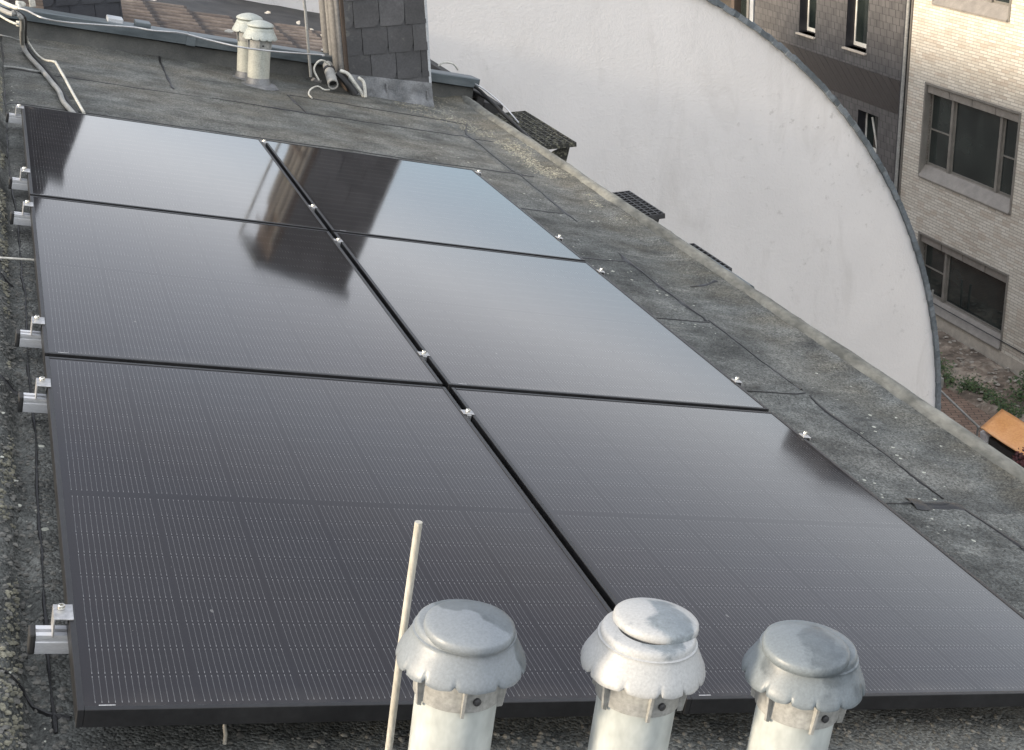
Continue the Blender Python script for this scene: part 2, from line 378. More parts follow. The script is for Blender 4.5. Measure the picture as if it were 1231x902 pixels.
# kerb along the street side
mb = MB(); vv = np.arange(-4, 8.8, .04); prof = [(3.155, .020), (3.170, .046), (3.185, .058), (3.212, .060), (3.226, .040), (3.228, -.10)]
vsr = []; fs = []
for i, v in enumerate(vv):
    wob = .012*(float(fbm(np.array(v*1.3), np.array(.3), 3, 3))-.5)
    for k, (u, n) in enumerate(prof):
        jit = .010*(float(fbm(np.array(v*9+k*5.), np.array(k*1.), 3, 8))-.5)
        uu = u + wob*2 + (jit*2.2 if k == 0 else jit*.5); vsr.append((uu, v, n + jit*.8 + wob))
for i in range(len(vv)-1):
    for k in range(len(prof)-1): a = i*len(prof)+k; fs.append((a, a+1, a+len(prof)+1, a+len(prof)))
mb.add(vsr, fs); mb.build('roof_kerb', KERB, house, smooth=True)
MB().tube([(3.262, v, .006+.004*math.sin(v*2)) for v in np.arange(3.7, 6.1, .2)], .026, 10).build('gutter_pipe', ZINC, house, smooth=True)
# body below the roof (upright walls)
bod = MB()
xr = W(3.20, 0, -.2).x
bod.prism([(-2.1, .30), (xr, -.98), (xr+.02, GZ), (-2.1, GZ)], 1, -4.0, 8.72)
bo = bod.build('wall', RENDER_, house); bo.matrix_parent_inverse = house.matrix_world.inverted() if False else Matrix.Identity(4)
# children live in the roof frame: counter-rotate the wall
bo.rotation_euler = (0, -TH, 0); lw = Matrix.Rotation(-TH, 3, 'Y') @ (-W(0, 0, -.11)); bo.location = lw
# tar joints
def joint(pts, wd, name='tar_joint'):
    P = []
    for (a, b_), (c, d) in zip(pts[:-1], pts[1:]):
        L = math.hypot(c-a, d-b_); k = max(2, int(L/.02))
        for j in range(k): P.append((a+(c-a)*j/k, b_+(d-b_)*j/k))
    P.append(pts[-1]); vs_ = []; fs_ = []
    sd_ = random.random()*99
    for i, (u, v) in enumerate(P):
        q = P[min(i+1, len(P)-1)]; p = P[max(i-1, 0)]; dx, dy = q[0]-p[0], q[1]-p[1]; l = math.hypot(dx, dy) or 1; nx, ny = -dy/l, dx/l
        ww = max(.001, 2.0*wd*(-.35+2.6*float(fbm(np.array(i*.16+sd_), np.array(.5), 3, 3)))); of = .022*(float(fbm(np.array(i*.045+sd_), np.array(3.), 3, 4))-.5)
        h = float(roof_height(np.array(u+nx*of), np.array(v+ny*of)))
        for k, (s_, z_) in enumerate(((-1, -.002), (-.5, .004), (.5, .004), (1, -.002))):
            vs_.append((u+nx*(of+s_*ww), v+ny*(of+s_*ww), h+z_))
    for i in range(len(P)-1):
        for k in range(3): a = i*4+k; fs_.append((a, a+1, a+5, a+4))
    m_ = MB(); m_.add(vs_, fs_); return m_.build(name, TAR, house, smooth=True)
joint([(2.73, -.6), (2.81, .97), (2.765, 1.27)], .006); joint([(2.73, 1.3), (2.74, 2.2)], .004); joint([(2.74, 2.28), (2.75, 3.12)], .006)
joint([(2.73, 3.1), (2.73, 3.75), (2.735, 4.12)], .007); joint([(2.75, 4.75), (2.79, 5.85)], .006); joint([(2.77, 5.9), (2.80, 7.0), (2.93, 7.42)], .005)
for v, u1 in ((1.255, 2.78), (2.21, 2.735), (3.07, 2.74), (3.97, 2.71), (4.89, 2.73), (5.82, 2.88), (6.84, 2.95)):
    joint([(-.05 if v > 5.5 else 2.30, v-.02), (1.2 if v > 5.5 else 2.4, v), (u1, v+.02)], .0045 if v < 6 else .0055)
joint([(2.58, 1.262), (2.78, 1.25)], .020); joint([(2.92, 3.66), (3.10, 3.76)], .008); joint([(2.80, .97), (3.02, .96)], .006)
joint([(1.68, 7.44), (1.70, 6.85)], .006); joint([(.93, 8.1), (.90, 6.98)], .006); joint([(1.70, 7.45), (2.9, 7.38)], .005)
joint([(-.07, 8.0), (-.055, 5.5), (-.06, 4.7), (-.03, 3.2), (-.028, 1.6), (-.02, .1)], .0028)
joint([(-.012, .05), (.0, -.15), (.005, -.8)], .006)
joint([tuple(on_roof(x_, y_)[:2]) for x_, y_ in ((-60, 822), (0, 826), (28, 828), (42, 842), (60, 856), (86, 862))], .0055); joint([(-.5, 1.9), (-.05, 1.72)], .006); joint([(-.5, 2.75), (-.06, 2.66)], .006)
joint([(-.5, 3.4), (-.07, 3.5)], .006); joint([(-.5, 4.45), (-.06, 4.52)], .006)
# parapet at the far end
def par_v(u): return 8.005 + .122*u
def long_strip(prof, u0, u1, step, jit=0):
    m_ = MB(); vs_ = []; fs_ = []; k = len(prof); uu = np.arange(u0, u1+1e-6, step)
    for i, u in enumerate(uu):
        for j, (dv, n) in enumerate(prof):
            q = jit*(float(fbm(np.array(u*4+j*7.), np.array(j*2.), 3, 5))-.5)
            vs_.append((u, par_v(u)+dv+q, n+q*.6))
    for i in range(len(uu)-1):
        for j in range(k-1): a = i*k+j; fs_.append((a, a+k, a+k+1, a+1))
    fs_.append(tuple(range(k))); fs_.append(tuple((len(uu)-1)*k+j for j in range(k))[::-1])
    m_.add(vs_, fs_); return m_
long_strip([(-.03, .005), (.0, .045), (.012, .120), (.10, .125), (.24, .125), (.24, -.05)], -2.2, 3.27, .06, .018).build('parapet', PARAPET, house, smooth=True)
for a, b_ in ((-2.2, 1.118), (1.122, 3.29)):
    long_strip([(-.02, .128), (-.022, .190), (-.014, .196), (.22, .186), (.235, .13)], a, b_, (b_-a)/12, .003).build('parapet_cap', ZINC, house)
# brackets clamping the sheet cap
for u, mt in ((.62, ZINCL), (.80, ZINC)):
    MB().box(u-.05, u+.05, par_v(u)-.0, par_v(u)+.14, .194, .225).build('cap_block', mt, house, bevel=.005)
MB().box(1.09, 1.15, par_v(1.12)-.03, par_v(1.12)-.02, .125, .200).build('cap_joint', ZINC, house)

# ================================================================== RAILS, PANELS
PW, PL, GU, GV = 1.134, 1.722, .0194, .026
def make_panel():
    root = empty('solar_panel', (0, 0, 0), ROOF_ROT, 'x', 'solar panel')
    f = MB(); L = .0115; D = .035
    f.box(0, L, 0, PL, -D, 0); f.box(PW-L, PW, 0, PL, -D, 0)
    f.box(L+.0002, PW-L-.0002, 0, L, -D, -.0002); f.box(L+.0002, PW-L-.0002, PL-L, PL, -D, -.0002)
    f.build('frame', FRAME, root, bevel=.0012)
    g = MB(); g.box(L-.001, PW-L+.001, L-.001, PL-L+.001, -.0055, -.0018); g.build('glass', SOLAR, root)
    s = MB(); s.box(.035, .062, .0145, .0165, -.0016, -.0012); s.build('serial_label', STICKER, root)
    b = MB(); b.box(L, PW-L, L, PL-L, -.030, -.026); b.build('back_sheet', RUBBER, root)
    return root
plab = {(0, 0): 'solar panel at the near left corner, front edge behind the thin rod', (1, 0): 'near right solar panel behind the three white vent caps',
        (0, 1): 'middle left solar panel with the tip of the chimney reflection', (1, 1): 'middle right solar panel, evenly pale with sky reflection',
        (0, 2): 'far left solar panel reflecting a dark chimney at its left edge', (1, 2): 'far right solar panel reflecting the slate clad chimney'}
proto = make_panel()
for j in range(3):
    for i in range(2):
        o = proto if (i, j) == (0, 0) else copy_tree(proto)
        o.location = W(i*(PW+GU), j*(PL+GV), 0); tag(o, plab[(i, j)], 'solar panel', 'black solar panels in two columns')
UR = 2*PW+GU
def make_rail():
    root = empty('mounting_rail', (0, 0, 0), ROOF_ROT, 'x', 'rail')
    # profile (y, z): slot on top
    p = [(-.019, -.075), (.019, -.075), (.019, -.052), (.016, -.050), (.016, -.046), (.019, -.044), (.019, -.0365), (.006, -.0365), (.006, -.046), (-.006, -.046), (-.006, -.0365), (-.019, -.0365), (-.019, -.044), (-.016, -.046), (-.016, -.050), (-.019, -.052)]
    m_ = MB(); m_.prism(p, 0, -.054, UR+.010); r = m_.build('rail_profile', ALU, root)
    c = MB(); c.box(-.066, -.0545, -.0205, .0205, -.077, -.0345); c.build('end_cap', RUBBER, root, bevel=.003)
    for side in (-1, 1):
        e = MB(); x = 0 if side < 0 else UR
        s = side
        def bx(a, b_, y0, y1, z0, z1):
            if side > 0: y0, y1 = y0*.6, y1*.6; a, b_ = a*.8, b_*.8
            e.box(min(x+s*a, x+s*b_), max(x+s*a, x+s*b_), y0, y1, z0, z1)
        bx(-.008, .027, -.028, .028, .0006, .0036)          # top plate over the frame
        bx(.0240, .027, -.028, .028, -.036, .0004)          # outer leg
        bx(.002, .005, -.020, .020, -.012, .0004)
        cl = e.build('end_clamp', ALUD, root, bevel=.0008)
        bt = MB(); bt.lathe([(0.0, .0042), (.0068, .0042), (.0068, .0115), (.0062, .0125), (.0038, .0125), (.0036, .008), (.0005, .008)], 16)
        bo_ = bt.build('bolt', STEEL, cl, loc=(x+s*.013, .010, 0), smooth=True)
    mc = MB(); xm = PW+GU/2
    mc.box(xm-.017, xm+.017, -.016, .016, .0006, .0030); mc.box(xm-.007, xm+.007, -.02, .02, -.034, .0004)
    cl = mc.build('mid_clamp', ALUD, root, bevel=.0008)
    bt = MB(); bt.lathe([(0.0, .0034), (.0068, .0034), (.0068, .0105), (.0062, .0115), (.0038, .0115), (.0036, .007), (.0005, .007)], 16)
    bt.build('bolt', STEEL, cl, loc=(xm, .0, 0), smooth=True)
    f = MB()
    for x in (.25, 1.15, 2.1): f.box(x-.03, x+.03, -.03, .03, -.108, -.0755); f.build('rail_foot', RUBBER, root); f = MB()
    return root
rl = ['nearest rail', 'second rail from the front', 'third rail from the front', 'fourth rail from the front', 'fifth rail from the front', 'farthest rail']
rp = make_rail()
for k, v in enumerate((.325, 1.515, 2.01, 3.33, 3.86, 5.15)):
    o = rp if k == 0 else copy_tree(rp); o.location = W(0, v, 0)
    tag(o, 'aluminium mounting rail under the solar panels, ' + rl[k], 'rail', 'aluminium rails under the panels')

# ================================================================== VENT PIPES
def make_vent(u, v, R, hl, capm, lean, label, rear=False, pipem=None, group='vent pipes with fluted caps'):
    """R = skirt radius; hl = length from the roof to the skirt rim"""
    ax = np.array([0, 0, 1.])*(1-lean[0]) + UPR*lean[0]; ax = ax/np.linalg.norm(ax)
    axw = Vector(M @ ax)
    q = Vector((0, 0, 1)).rotation_difference(axw).to_euler()
    root = empty('vent_pipe', W(u, v, -.11), q, label, 'vent pipe', group)
    pr = R*.64
    MB().lathe([(pr, -.12), (pr, hl*.5), (pr, hl+R*.2)], 40).build('pipe', pipem or PVC, root, smooth=True)
    # collar with ribs
    c = MB(); c.lathe([(pr+.0006, hl-R*.60), (pr+R*.045, hl-R*.58), (pr+R*.05, hl+R*.02), (pr+.0006, hl+R*.05)], 40, close=False)
    cl = c.build('collar', COLLAR, root, smooth=True)
    for k in range(6):
        rb = MB(); a = k*math.pi/3 + .35
        vs_ = [(pr+R*.04, -R*.022, hl-R*.66), (pr+R*.04, R*.022, hl-R*.66), (pr+R*.12, R*.022, hl-R*.62), (pr+R*.12, -R*.022, hl-R*.62),
               (pr+R*.04, -R*.022, hl+R*.15), (pr+R*.04, R*.022, hl+R*.15), (pr+R*.20, R*.022, hl+R*.15), (pr+R*.20, -R*.022, hl+R*.15)]
        ca, sa = math.cos(a), math.sin(a)
        rb.add([(x*ca-y*sa, x*sa+y*ca, z) for x, y, z in vs_], [(0,3,2,1), (4,5,6,7), (0,1,5,4), (1,2,6,5), (2,3,7,6), (3,0,4,7)])
        rb.build('collar_rib', COLLAR, cl)
    a = -1.45
    b = MB(); b.lathe([(.0, .0), (.006, .0), (.006, .004), (.003, .006)], 12)
    b.build('bolt', DARKM, cl, loc=((pr+R*.05)*math.cos(a), (pr+R*.05)*math.sin(a), hl-R*.38), rot=(R_(90), 0, a+math.pi/2), smooth=True)
    # fluted skirt
    NF = 12
    prof = [(.88, -.02), (.968, -.048), (1.0, -.045), (1.004, -.02), (.998, .02), (.968, .095), (.925, .175), (.876, .265), (.835, .345), (.803, .415), (.793, .445), (.797, .465), (.782, .472), (.768, .48), (.762, .53), (.74, .58), (.70, .60), (.5, .61)]
    def flute(i, t, r, z):
        k = max(0, 1-max(0, i-2)/4.0); ph = t*NF/(2*math.pi)+.25*math.sin(t*2.3+u*9); d = abs((ph-math.floor(ph))-.5)
        notch = math.exp(-(d/.05)**2)*k
        scal = (1-min(1, (.5-abs((ph-math.floor(ph)+.5) % 1-.5))*2)**2)*0
        return r*(1-.075*notch), z + R*(.030*notch - .028*math.cos((ph-math.floor(ph)-.5)*2*math.pi)*-.5*k) + R*.010*math.sin(3*t+1)*k
    prof2 = [(r*R, hl+z*R) for r, z in prof]
    sk = MB().lathe(prof2, 192, flute, close=False).build('skirt', capm, root, smooth=True)
    # top cap
    top = [(.60, .50), (.70, .53), (.716, .565), (.724, .575), (.724, .62), (.712, .68), (.69, .702), (.62, .727), (.50, .762), (.33, .796), (.15, .815), (.02, .818)]
    top = [(q_*.96, z_) for q_, z_ in top]
    if rear: top = [(.60, .60), (.70, .64), (.78, .69), (.785, .72), (.75, .79), (.62, .87), (.42, .95), (.24, 1.0), (.12, 1.02), (.02, 1.025)]
    tp = MB(); tp.lathe([(r*R, hl+z*R) for r, z in top], 64)
    tp.build('top_cap', capm, root, smooth=True, rot=(lean[1], lean[2], 0))
    # felt apron at the base
    fl = MB(); fl.lathe([(R*1.25, -.006), (R*1.12, .008), (pr*1.15, .016), (pr*1.03, .05), (pr+.001, .055)], 40, lambda i, t, r, z: (r*(1+.09*math.sin(3*t+u*7)*(i < 2)+.04*math.sin(7*t)*(i < 2)), z), close=False)
    fl.build('base_flange', LEAD, root, smooth=True)
    return root
make_vent(.510, -.443, .0955, .478, CAP1, (.3, R_(2), 0), 'left front vent pipe with a grey lichened cap, right of the thin rod')
make_vent(.786, -.486, .0955, .492, CAP2, (.3, R_(-2), R_(2)), 'middle front vent pipe with the brightest, sun bleached cap')
make_vent(1.026, -.558, .0955, .512, CAP3, (.3, R_(2), R_(-2)), 'right front vent pipe with a slate grey cap')
CAPR = weathered('cap_pale', (.27, .295, .28), (.36, .38, .35), .5, 9, .08)
PVCR = weathered('old_cream_pvc', (.30, .31, .27), (.39, .39, .345), .5, 5, .06)
# rear pair
make_vent(1.525, 7.66, .112, .315, CAPR, (.4, 0, 0), 'rear vent pipe with fluted cap, in front of its twin by the zinc capped parapet', rear=True, pipem=PVCR, group='rear pair of vent pipes')
make_vent(1.485, 7.87, .112, .325, CAPR, (.4, 0, 0), 'rear vent pipe mostly hidden behind its twin near the parapet', rear=True, pipem=PVCR, group='rear pair of vent pipes')
# ================================================================== THIN RODS
def straight(name, base, top, r, mat, label, cat, seg=12, group=None):
    b = W(*base); t = W(*top); d = t-b
    o = MB().tube([(0, 0, 0), tuple(d*.33+Vector((.0015, 0, 0))), tuple(d*.66-Vector((.001, 0, 0))), tuple(d)], r, seg).build(name, mat, smooth=True, loc=b)
    return tag(o, label, cat, group)
axr = np.array([0, 0, 1.])*.7+UPR*.3; axr /= np.linalg.norm(axr)
bp = np.array([.472, -.25, -.125]); straight('rod', bp, bp+axr*.615+np.array([.012, 0, 0]), .0062, RODM, 'thin bleached rod standing upright left of the front vent pipes', 'rod')
straight('rod', (.262, .045, -.105), (.268, .098, -.085), .0035, RODM, 'short rod end poking out under the front edge of the near left panel', 'rod')
straight('rod', (-.5, 2.78, -.065), (.05, 2.80, -.05), .004, CABLEW, 'thin white rod lying on the moss and running under the middle left panel', 'rod')

# ================================================================== CABLES
def cable(pts, r, mat, label, name='cable', cat='cable', sub=6, seg=8, parent=None):
    P = [Vector(M @ np.array(p)) for p in pts]; out = []
    for i in range(len(P)-1):
        p0 = P[max(i-1, 0)]; p1 = P[i]; p2 = P[i+1]; p3 = P[min(i+2, len(P)-1)]
        for k in range(sub):
            t = k/sub; out.append(.5*((2*p1)+(-p0+p2)*t+(2*p0-5*p1+4*p2-p3)*t*t+(-p0+3*p1-3*p2+p3)*t**3))
    out.append(P[-1]); b = out[0].copy()
    o = MB().tube([p-b for p in out], r, seg).build(name, mat, smooth=True, loc=b)
    return tag(o, label, cat)
def R(x, y, n): return tuple(on_roof(x, y, n))
cable([(-.6, 8.25, .21), R(2, 12, .21), R(17, 15, .21), R(25, 21, .20), R(27, 28, .14), R(26.5, 42, .02), R(28, 56, -.075), R(36, 69, -.085), R(50, 84, -.09), R(63, 100, -.09), R(71, 110, -.085), R(76, 122, -.09), R(86, 134, -.09), R(93, 142, -.09)], .014, CABLEG, 'grey corrugated conduit coming over the parapet down to the panels', 'conduit', 'conduit')
cable([(-.6, 8.27, .19), R(2, 10, .20), R(17, 13, .20), R(28, 20, .19), R(30.5, 28, .13), R(30, 42, .01), R(31, 52, -.08), R(39, 66, -.09), R(53, 81, -.095), R(67, 98, -.095), R(76, 112, -.095), R(86, 128, -.09), R(96, 142, -.09)], .011, RUBBER, 'black cable beside the grey conduit at the roof corner')
cable([R(31, 43, .0), R(34, 51, -.08), R(43, 64, -.09), R(53, 72, -.08), R(64, 74, -.06), R(67, 76, -.06)], .007, CABLEW, 'white cable bending beside the grey conduit')
straight('rod', R(66.5, 74.5, -.06), R(101, 136, -.08), .0075, CABLEW, 'straight white conduit running from the parapet side to the far left panel', 'conduit')
cable([(-.6, 7.95, .10), (-.3, 7.93, .11), R(12, 26, .11), R(25, 28.5, .11)], .007, CABLEW, 'short white wire in front of the parapet ending in a clip')
cable([(-.6, 7.6, -.04), (-.2, 7.68, -.05), R(8, 44, -.05), R(22, 48, -.09), R(35, 48, -.10)], .004, CABLEG, 'thin grey wire curling at the foot of the parapet')
cable([R(4, 80, -.10), R(22, 82, -.10), R(45, 86, -.10), R(58, 86.5, -.10)], .006, CABLEG, 'thin grey wire lying across the felt left of the conduit')
# lightning conductor along the cap
cable([R(12, 9, .235), R(30, 12, .25), R(52, 22, .245), R(80, 27, .225), R(120, 30, .225), R(160, 33, .23), R(185, 37, .235), R(218, 40, .24), R(250, 48, .225), R(290, 57, .225), R(330, 62, .225), R(385, 66, .225), R(388, 67, .225)], .0055, ALUD, 'bright lightning conductor wire running along the zinc parapet cap', 'lightning_conductor', 'wire')
cable([(-.6, 8.2, .26), R(10, 6, .245), R(21, 5, .25), R(25, 5, .25)], .012, CABLEW, 'white conduit end lying on the left end of the parapet')
cl = MB(); 
for p, s_ in (((24.5, 29), .02), ((22.5, 4.5), .026)):
    q = on_roof(*p, .11 if p[1] > 20 else .25); cl.box(q[0]-s_, q[0]+s_, q[1]-s_, q[1]+s_, q[2]-s_*.6, q[2]+s_)
for i, (p, lab) in enumerate((((24.5, 29), 'small white clip at the end of the short wire'), ((24, 5), 'white cable gland on the parapet end'))):
    m_ = MB(); s_ = .02; m_.box(-s_, s_, -s_, s_, -s_*.8, s_*.8); m_.box(s_*.2, s_*1.6, -s_*.4, s_*.4, -s_*.4, s_*.5)
    tag(m_.build('cable_clip', CABLEW, loc=W(*on_roof(*p, .11 if i == 0 else .25)), rot=(0, TH, .4), bevel=.004), lab, 'cable clip')
# post left of the rear chimney
b = W(.095, 8.45, .15)
tag(MB().box(-.02, .02, -.02, .02, -.1, .9).build('post', CABLEW, loc=b, bevel=.004), 'pale upright post behind the left end of the parapet', 'post')
# bundle at the roof corner
for k, (dx, lab) in enumerate(((0, 'black cable looping over the far right roof corner'), (.05, 'lower black cable at the far right roof corner'), (-.05, 'inner black cable at the far right roof corner'))):
    cable([(3.20+dx, 8.52, .03-.05*k), (3.27+dx, 8.36, .02-.05*k), (3.31+dx, 8.15, -.02-.035*k), (3.31+dx*.8, 7.85, -.045-.03*k), (3.30+dx*.6, 7.4, -.075-.02*k), (3.27+dx*.3, 6.9, -.10)], .012, RUBBER, lab)
cable([(3.22, 8.5, .06), (3.30, 8.25, .03), (3.36, 7.95, -.02), (3.37, 7.6, -.07)], .005, ALU, 'thin bright wire over the black cables at the roof corner', cat='wire')
cable([(2.98, 8.50, .12), (3.03, 8.51, .15), (3.10, 8.52, .15), (3.15, 8.53, .11)], .007, CABLEW, 'white cable loop on the parapet right of the chimney')

# ================================================================== SLATE CHIMNEYS
def slates(mbs, x0, x1, z0f, z1, y, cw, ch, out, off=.5, tilt=0., seed=1):
    """shingles on a wall facing -Y; z0f(x) is the cut bottom line. out: sign of the outward normal"""
    rnd = random.Random(seed); row = 0; z = z1
    zmin = min(z0f(x0), z0f(x1))
    while z > zmin-ch:
        zb = z-ch; xs = x0-cw*((row*off) % 1)
        while xs < x1:
            a = max(xs, x0); c = min(xs+cw, x1)
            if c-a > .012:
                top = z+.03; rr = ch*.42; pts = []
                bl = max(zb, z0f(a)); br = max(zb, z0f(c))
                if bl < top-.01 or br < top-.01:
                    cutl = bl > zb; cutr = br > zb or c < xs+cw-1e-6
                    pts = [(a, top), (a, bl)]
                    if cutr: pts += [(c, br)]
                    else:
                        for k in range(5):
                            t = k/4*math.pi/2; pts.append((c-rr*(1-math.sin(t))*.55, zb+rr*(1-math.cos(t))))
                    pts.append((c, top)); j = rnd.uniform(-.0015, .0015); g = .0018
                    pts = [(min(max(px_, a+g), c-g), pz) for px_, pz in pts]
                    n = len(pts); vs_ = []
                    for lay in (0, 1):
                        for px_, pz in pts:
                            d = .003+.010*(top-pz)/(ch+.03)+j+(.005 if lay == 0 else 0)
                            vs_.append((px_, y-out*d, min(pz, z1)+(px_-x0)*tilt))
                    fs_ = [tuple(range(n))[::-1], tuple(range(n, 2*n))]+[(i, (i+1) % n, n+(i+1) % n, n+i) for i in range(n)]
                    mbs.add(vs_, fs_)
            xs += cw
        z = zb; row += 1
CX0, CX1, CY0, CY1, CTOP = 2.135, 2.715, 7.985, 8.60, .93
ch = empty('slate_chimney', (CX0, CY0, -.65), (0, 0, 0), 'slate clad chimney rising through the parapet beside the white gable wall', 'chimney')
def rel(o, e=ch):
    o.location = -e.location; return o
def zroof(x, n=-.11): return (n - x*SIN)/COS if False else (n*COS - (x - n*SIN)/COS*SIN)
rel(MB().box(CX0+.012, CX1-.012, CY0+.01, CY1, -.95, CTOP).build('core', SLATED, ch))
m_ = MB(); slates(m_, CX0, CX1, lambda x: zroof(x)+.115+.06*(x-CX0), CTOP, CY0+.004, .182, .188, 1, .73, 0, 3)
rel(m_.build('slate_cladding', SLATE, ch))
# flashing: crumpled lead apron over the foot
def apron(x0, x1, y, ztop, zbot, seed):
    vs_ = []; fs_ = []; nx, nz = 46, 10
    for i in range(nx+1):
        x = x0+(x1-x0)*i/nx
        for k in range(nz+1):
            t = k/nz; z = ztop(x)*(1-t)+zbot(x)*t
            d = .014+.030*t + .055*(float(fbm(np.array(x*13), np.array(t*2.2+seed), 3, seed))-.45)*math.sin(min(1, t*1.3)*math.pi*.6)
            vs_.append((x, y-d, z + .008*math.sin(i*1.7)*t))
    for i in range(nx):
        for k in range(nz): a = i*(nz+1)+k; fs_.append((a, a+1, a+nz+2, a+nz+1))
    m_ = MB(); m_.add(vs_, fs_); return m_
rel(apron(CX0-.01, CX1+.012, CY0, lambda x: zroof(x)+.135+.06*(x-CX0), lambda x: zroof(x)-.012, 5).build('lead_flashing', LEAD, ch, smooth=True))
for k, (xx, w_) in enumerate(((CX0+.26, .006), (CX1-.03, .004))):
    rel(MB().box(xx-w_, xx+w_, CY0-.034, CY0-.015, zroof(xx)+.01, zroof(xx)+.11).build('flashing_fold', LEAD, ch, bevel=.002))
rel(MB().box(CX1-.006, CX1+.012, CY0-.012, CY0+.03, zroof(CX1)+.02, CTOP).build('corner_trim', ZINCL, ch))
# ducts strapped on the left side
for k, (yy, wd, mt) in enumerate(((CY0+.05, .05, BOARD), (CY0+.18, .09, BOARD), (CY0+.36, .06, BOARD), (CY0+.52, .09, BOARD))):
    rel(MB().tube([(CX0-.035, yy, zroof(CX0)+.12), (CX0-.035, yy, CTOP-.12-.2*(k % 2))], wd*.42, 14).build('duct', mt, ch, smooth=True))
rel(MB().box(CX0-.02, CX0+.011, CY0+.02, CY1, zroof(CX0), CTOP).build('side_board', BOARDD, ch))
for z in (.12, .75): rel(MB().box(CX0-.085, CX0-.079, CY0+.0, CY0+.58, z-.012, z+.012).build('strap', BOARDD, ch))
rel(MB().box(CX0-.11, CX1+.05, CY0-.05, CY1+.05, CTOP, CTOP+.05).build('capping', ZINC, ch, bevel=.005))
# rear left chimney (top never in the frame but mirrored in the glass)
LX0, LX1, LY, LT = .20, .74, 9.2, 1.12
lc = empty('slate_chimney', (LX0, LY, -.3), (0, 0, 0), 'dark blue slate chimney behind the parapet at the top left, only its foot in view', 'chimney')
rel(MB().box(LX0+.012, LX1-.012, LY+.01, LY+.75, -.6, LT).build('core', SLATED, lc), lc)
m_ = MB(); slates(m_, LX0, LX1, lambda x: -.42, LT, LY+.004, .175, .20, 1, .5, 0, 8); rel(m_.build('slate_cladding', SLATED, lc), lc)
rel(MB().box(LX0-.03, LX1+.03, LY-.03, LY+.8, LT, LT+.05).build('capping', ZINC, lc, bevel=.005), lc)
rel(MB().box(LX0+.04, LX1-.06, LY+.1, LY+.6, LT+.05, LT+.42).build('pot', SLATED, lc, bevel=.02), lc)
# drain stub and loose cables at the chimney foot
p0 = W(2.055, 7.80, -.045); p1 = W(2.07, 8.12, .035)
st = empty('drain_stub', p0, (0, 0, 0), 'open grey pipe end pointing at the camera at the chimney foot', 'pipe')
d = p1-p0
o = MB(); n_ = 20; ax_ = d.normalized(); a_ = Vector((0, 0, 1)).cross(ax_).normalized(); b_ = ax_.cross(a_)
vs_ = []; fs_ = []
for (rr, tt) in ((.028, .06), (.028, 0), (.036, 0), (.036, d.length)):
    for k in range(n_):
        t = 2*math.pi*k/n_; vs_.append(ax_*tt+(a_*math.cos(t)+b_*math.sin(t))*rr)
for i in range(3):
    for k in range(n_): fs_.append((i*n_+k, i*n_+(k+1) % n_, (i+1)*n_+(k+1) % n_, (i+1)*n_+k))
o.add(vs_, fs_); o.build('pipe', COLLAR, st, smooth=True)
MB().tube([ax_*.055, ax_*.06], .0275, 20).build('bore', RUBBER, st)
MB().tube([ax_*.22, ax_*.25], .042, 20).build('coupling', DARKM, st)
cable([R(375, 118, -.10), R(371, 113, -.09), R(374, 107, -.06), R(382, 104, -.05), R(390, 108, -.06), R(396, 108, -.07)], .0055, CABLEW, 'white cable end curling on the felt in front of the open pipe')
cable([(2.13, 8.02, -.02), (2.05, 8.02, .06), (1.98, 7.98, .08), (1.94, 7.95, .02), (1.98, 7.92, -.05)], .007, CABLEW, 'white cable loop hanging above the open pipe')
cable([(2.12, 7.93, .04), (2.17, 7.90, .03), (2.22, 7.88, -.02), (2.27, 7.86, -.07), (2.29, 7.85, -.10)], .013, CABLEW, 'thick cream cable bundle sagging at the chimney corner')
cable([(2.11, 7.95, .02), (2.15, 7.92, -.01), (2.20, 7.89, -.06), (2.24, 7.87, -.10)], .026, RUBBER, 'black hose below the cream bundle at the chimney corner', 'hose', 'hose')
cable([(2.24, 7.88, .02), (2.275, 7.86, .0), (2.29, 7.84, -.05), (2.30, 7.83, -.10)], .012, CABLEW, 'short cream cable tail beside the lead flashing')
b = W(1.93, 8.02, .0)
tag(MB().tube([(0, 0, -.05), (.004, 0, .4), (-.004, .02, .8), (-.01, .02, 1.3)], .010, 8).build('cable', CABLEG, loc=b, smooth=True), 'grey cable running up left of the slate chimney ducts', 'cable')

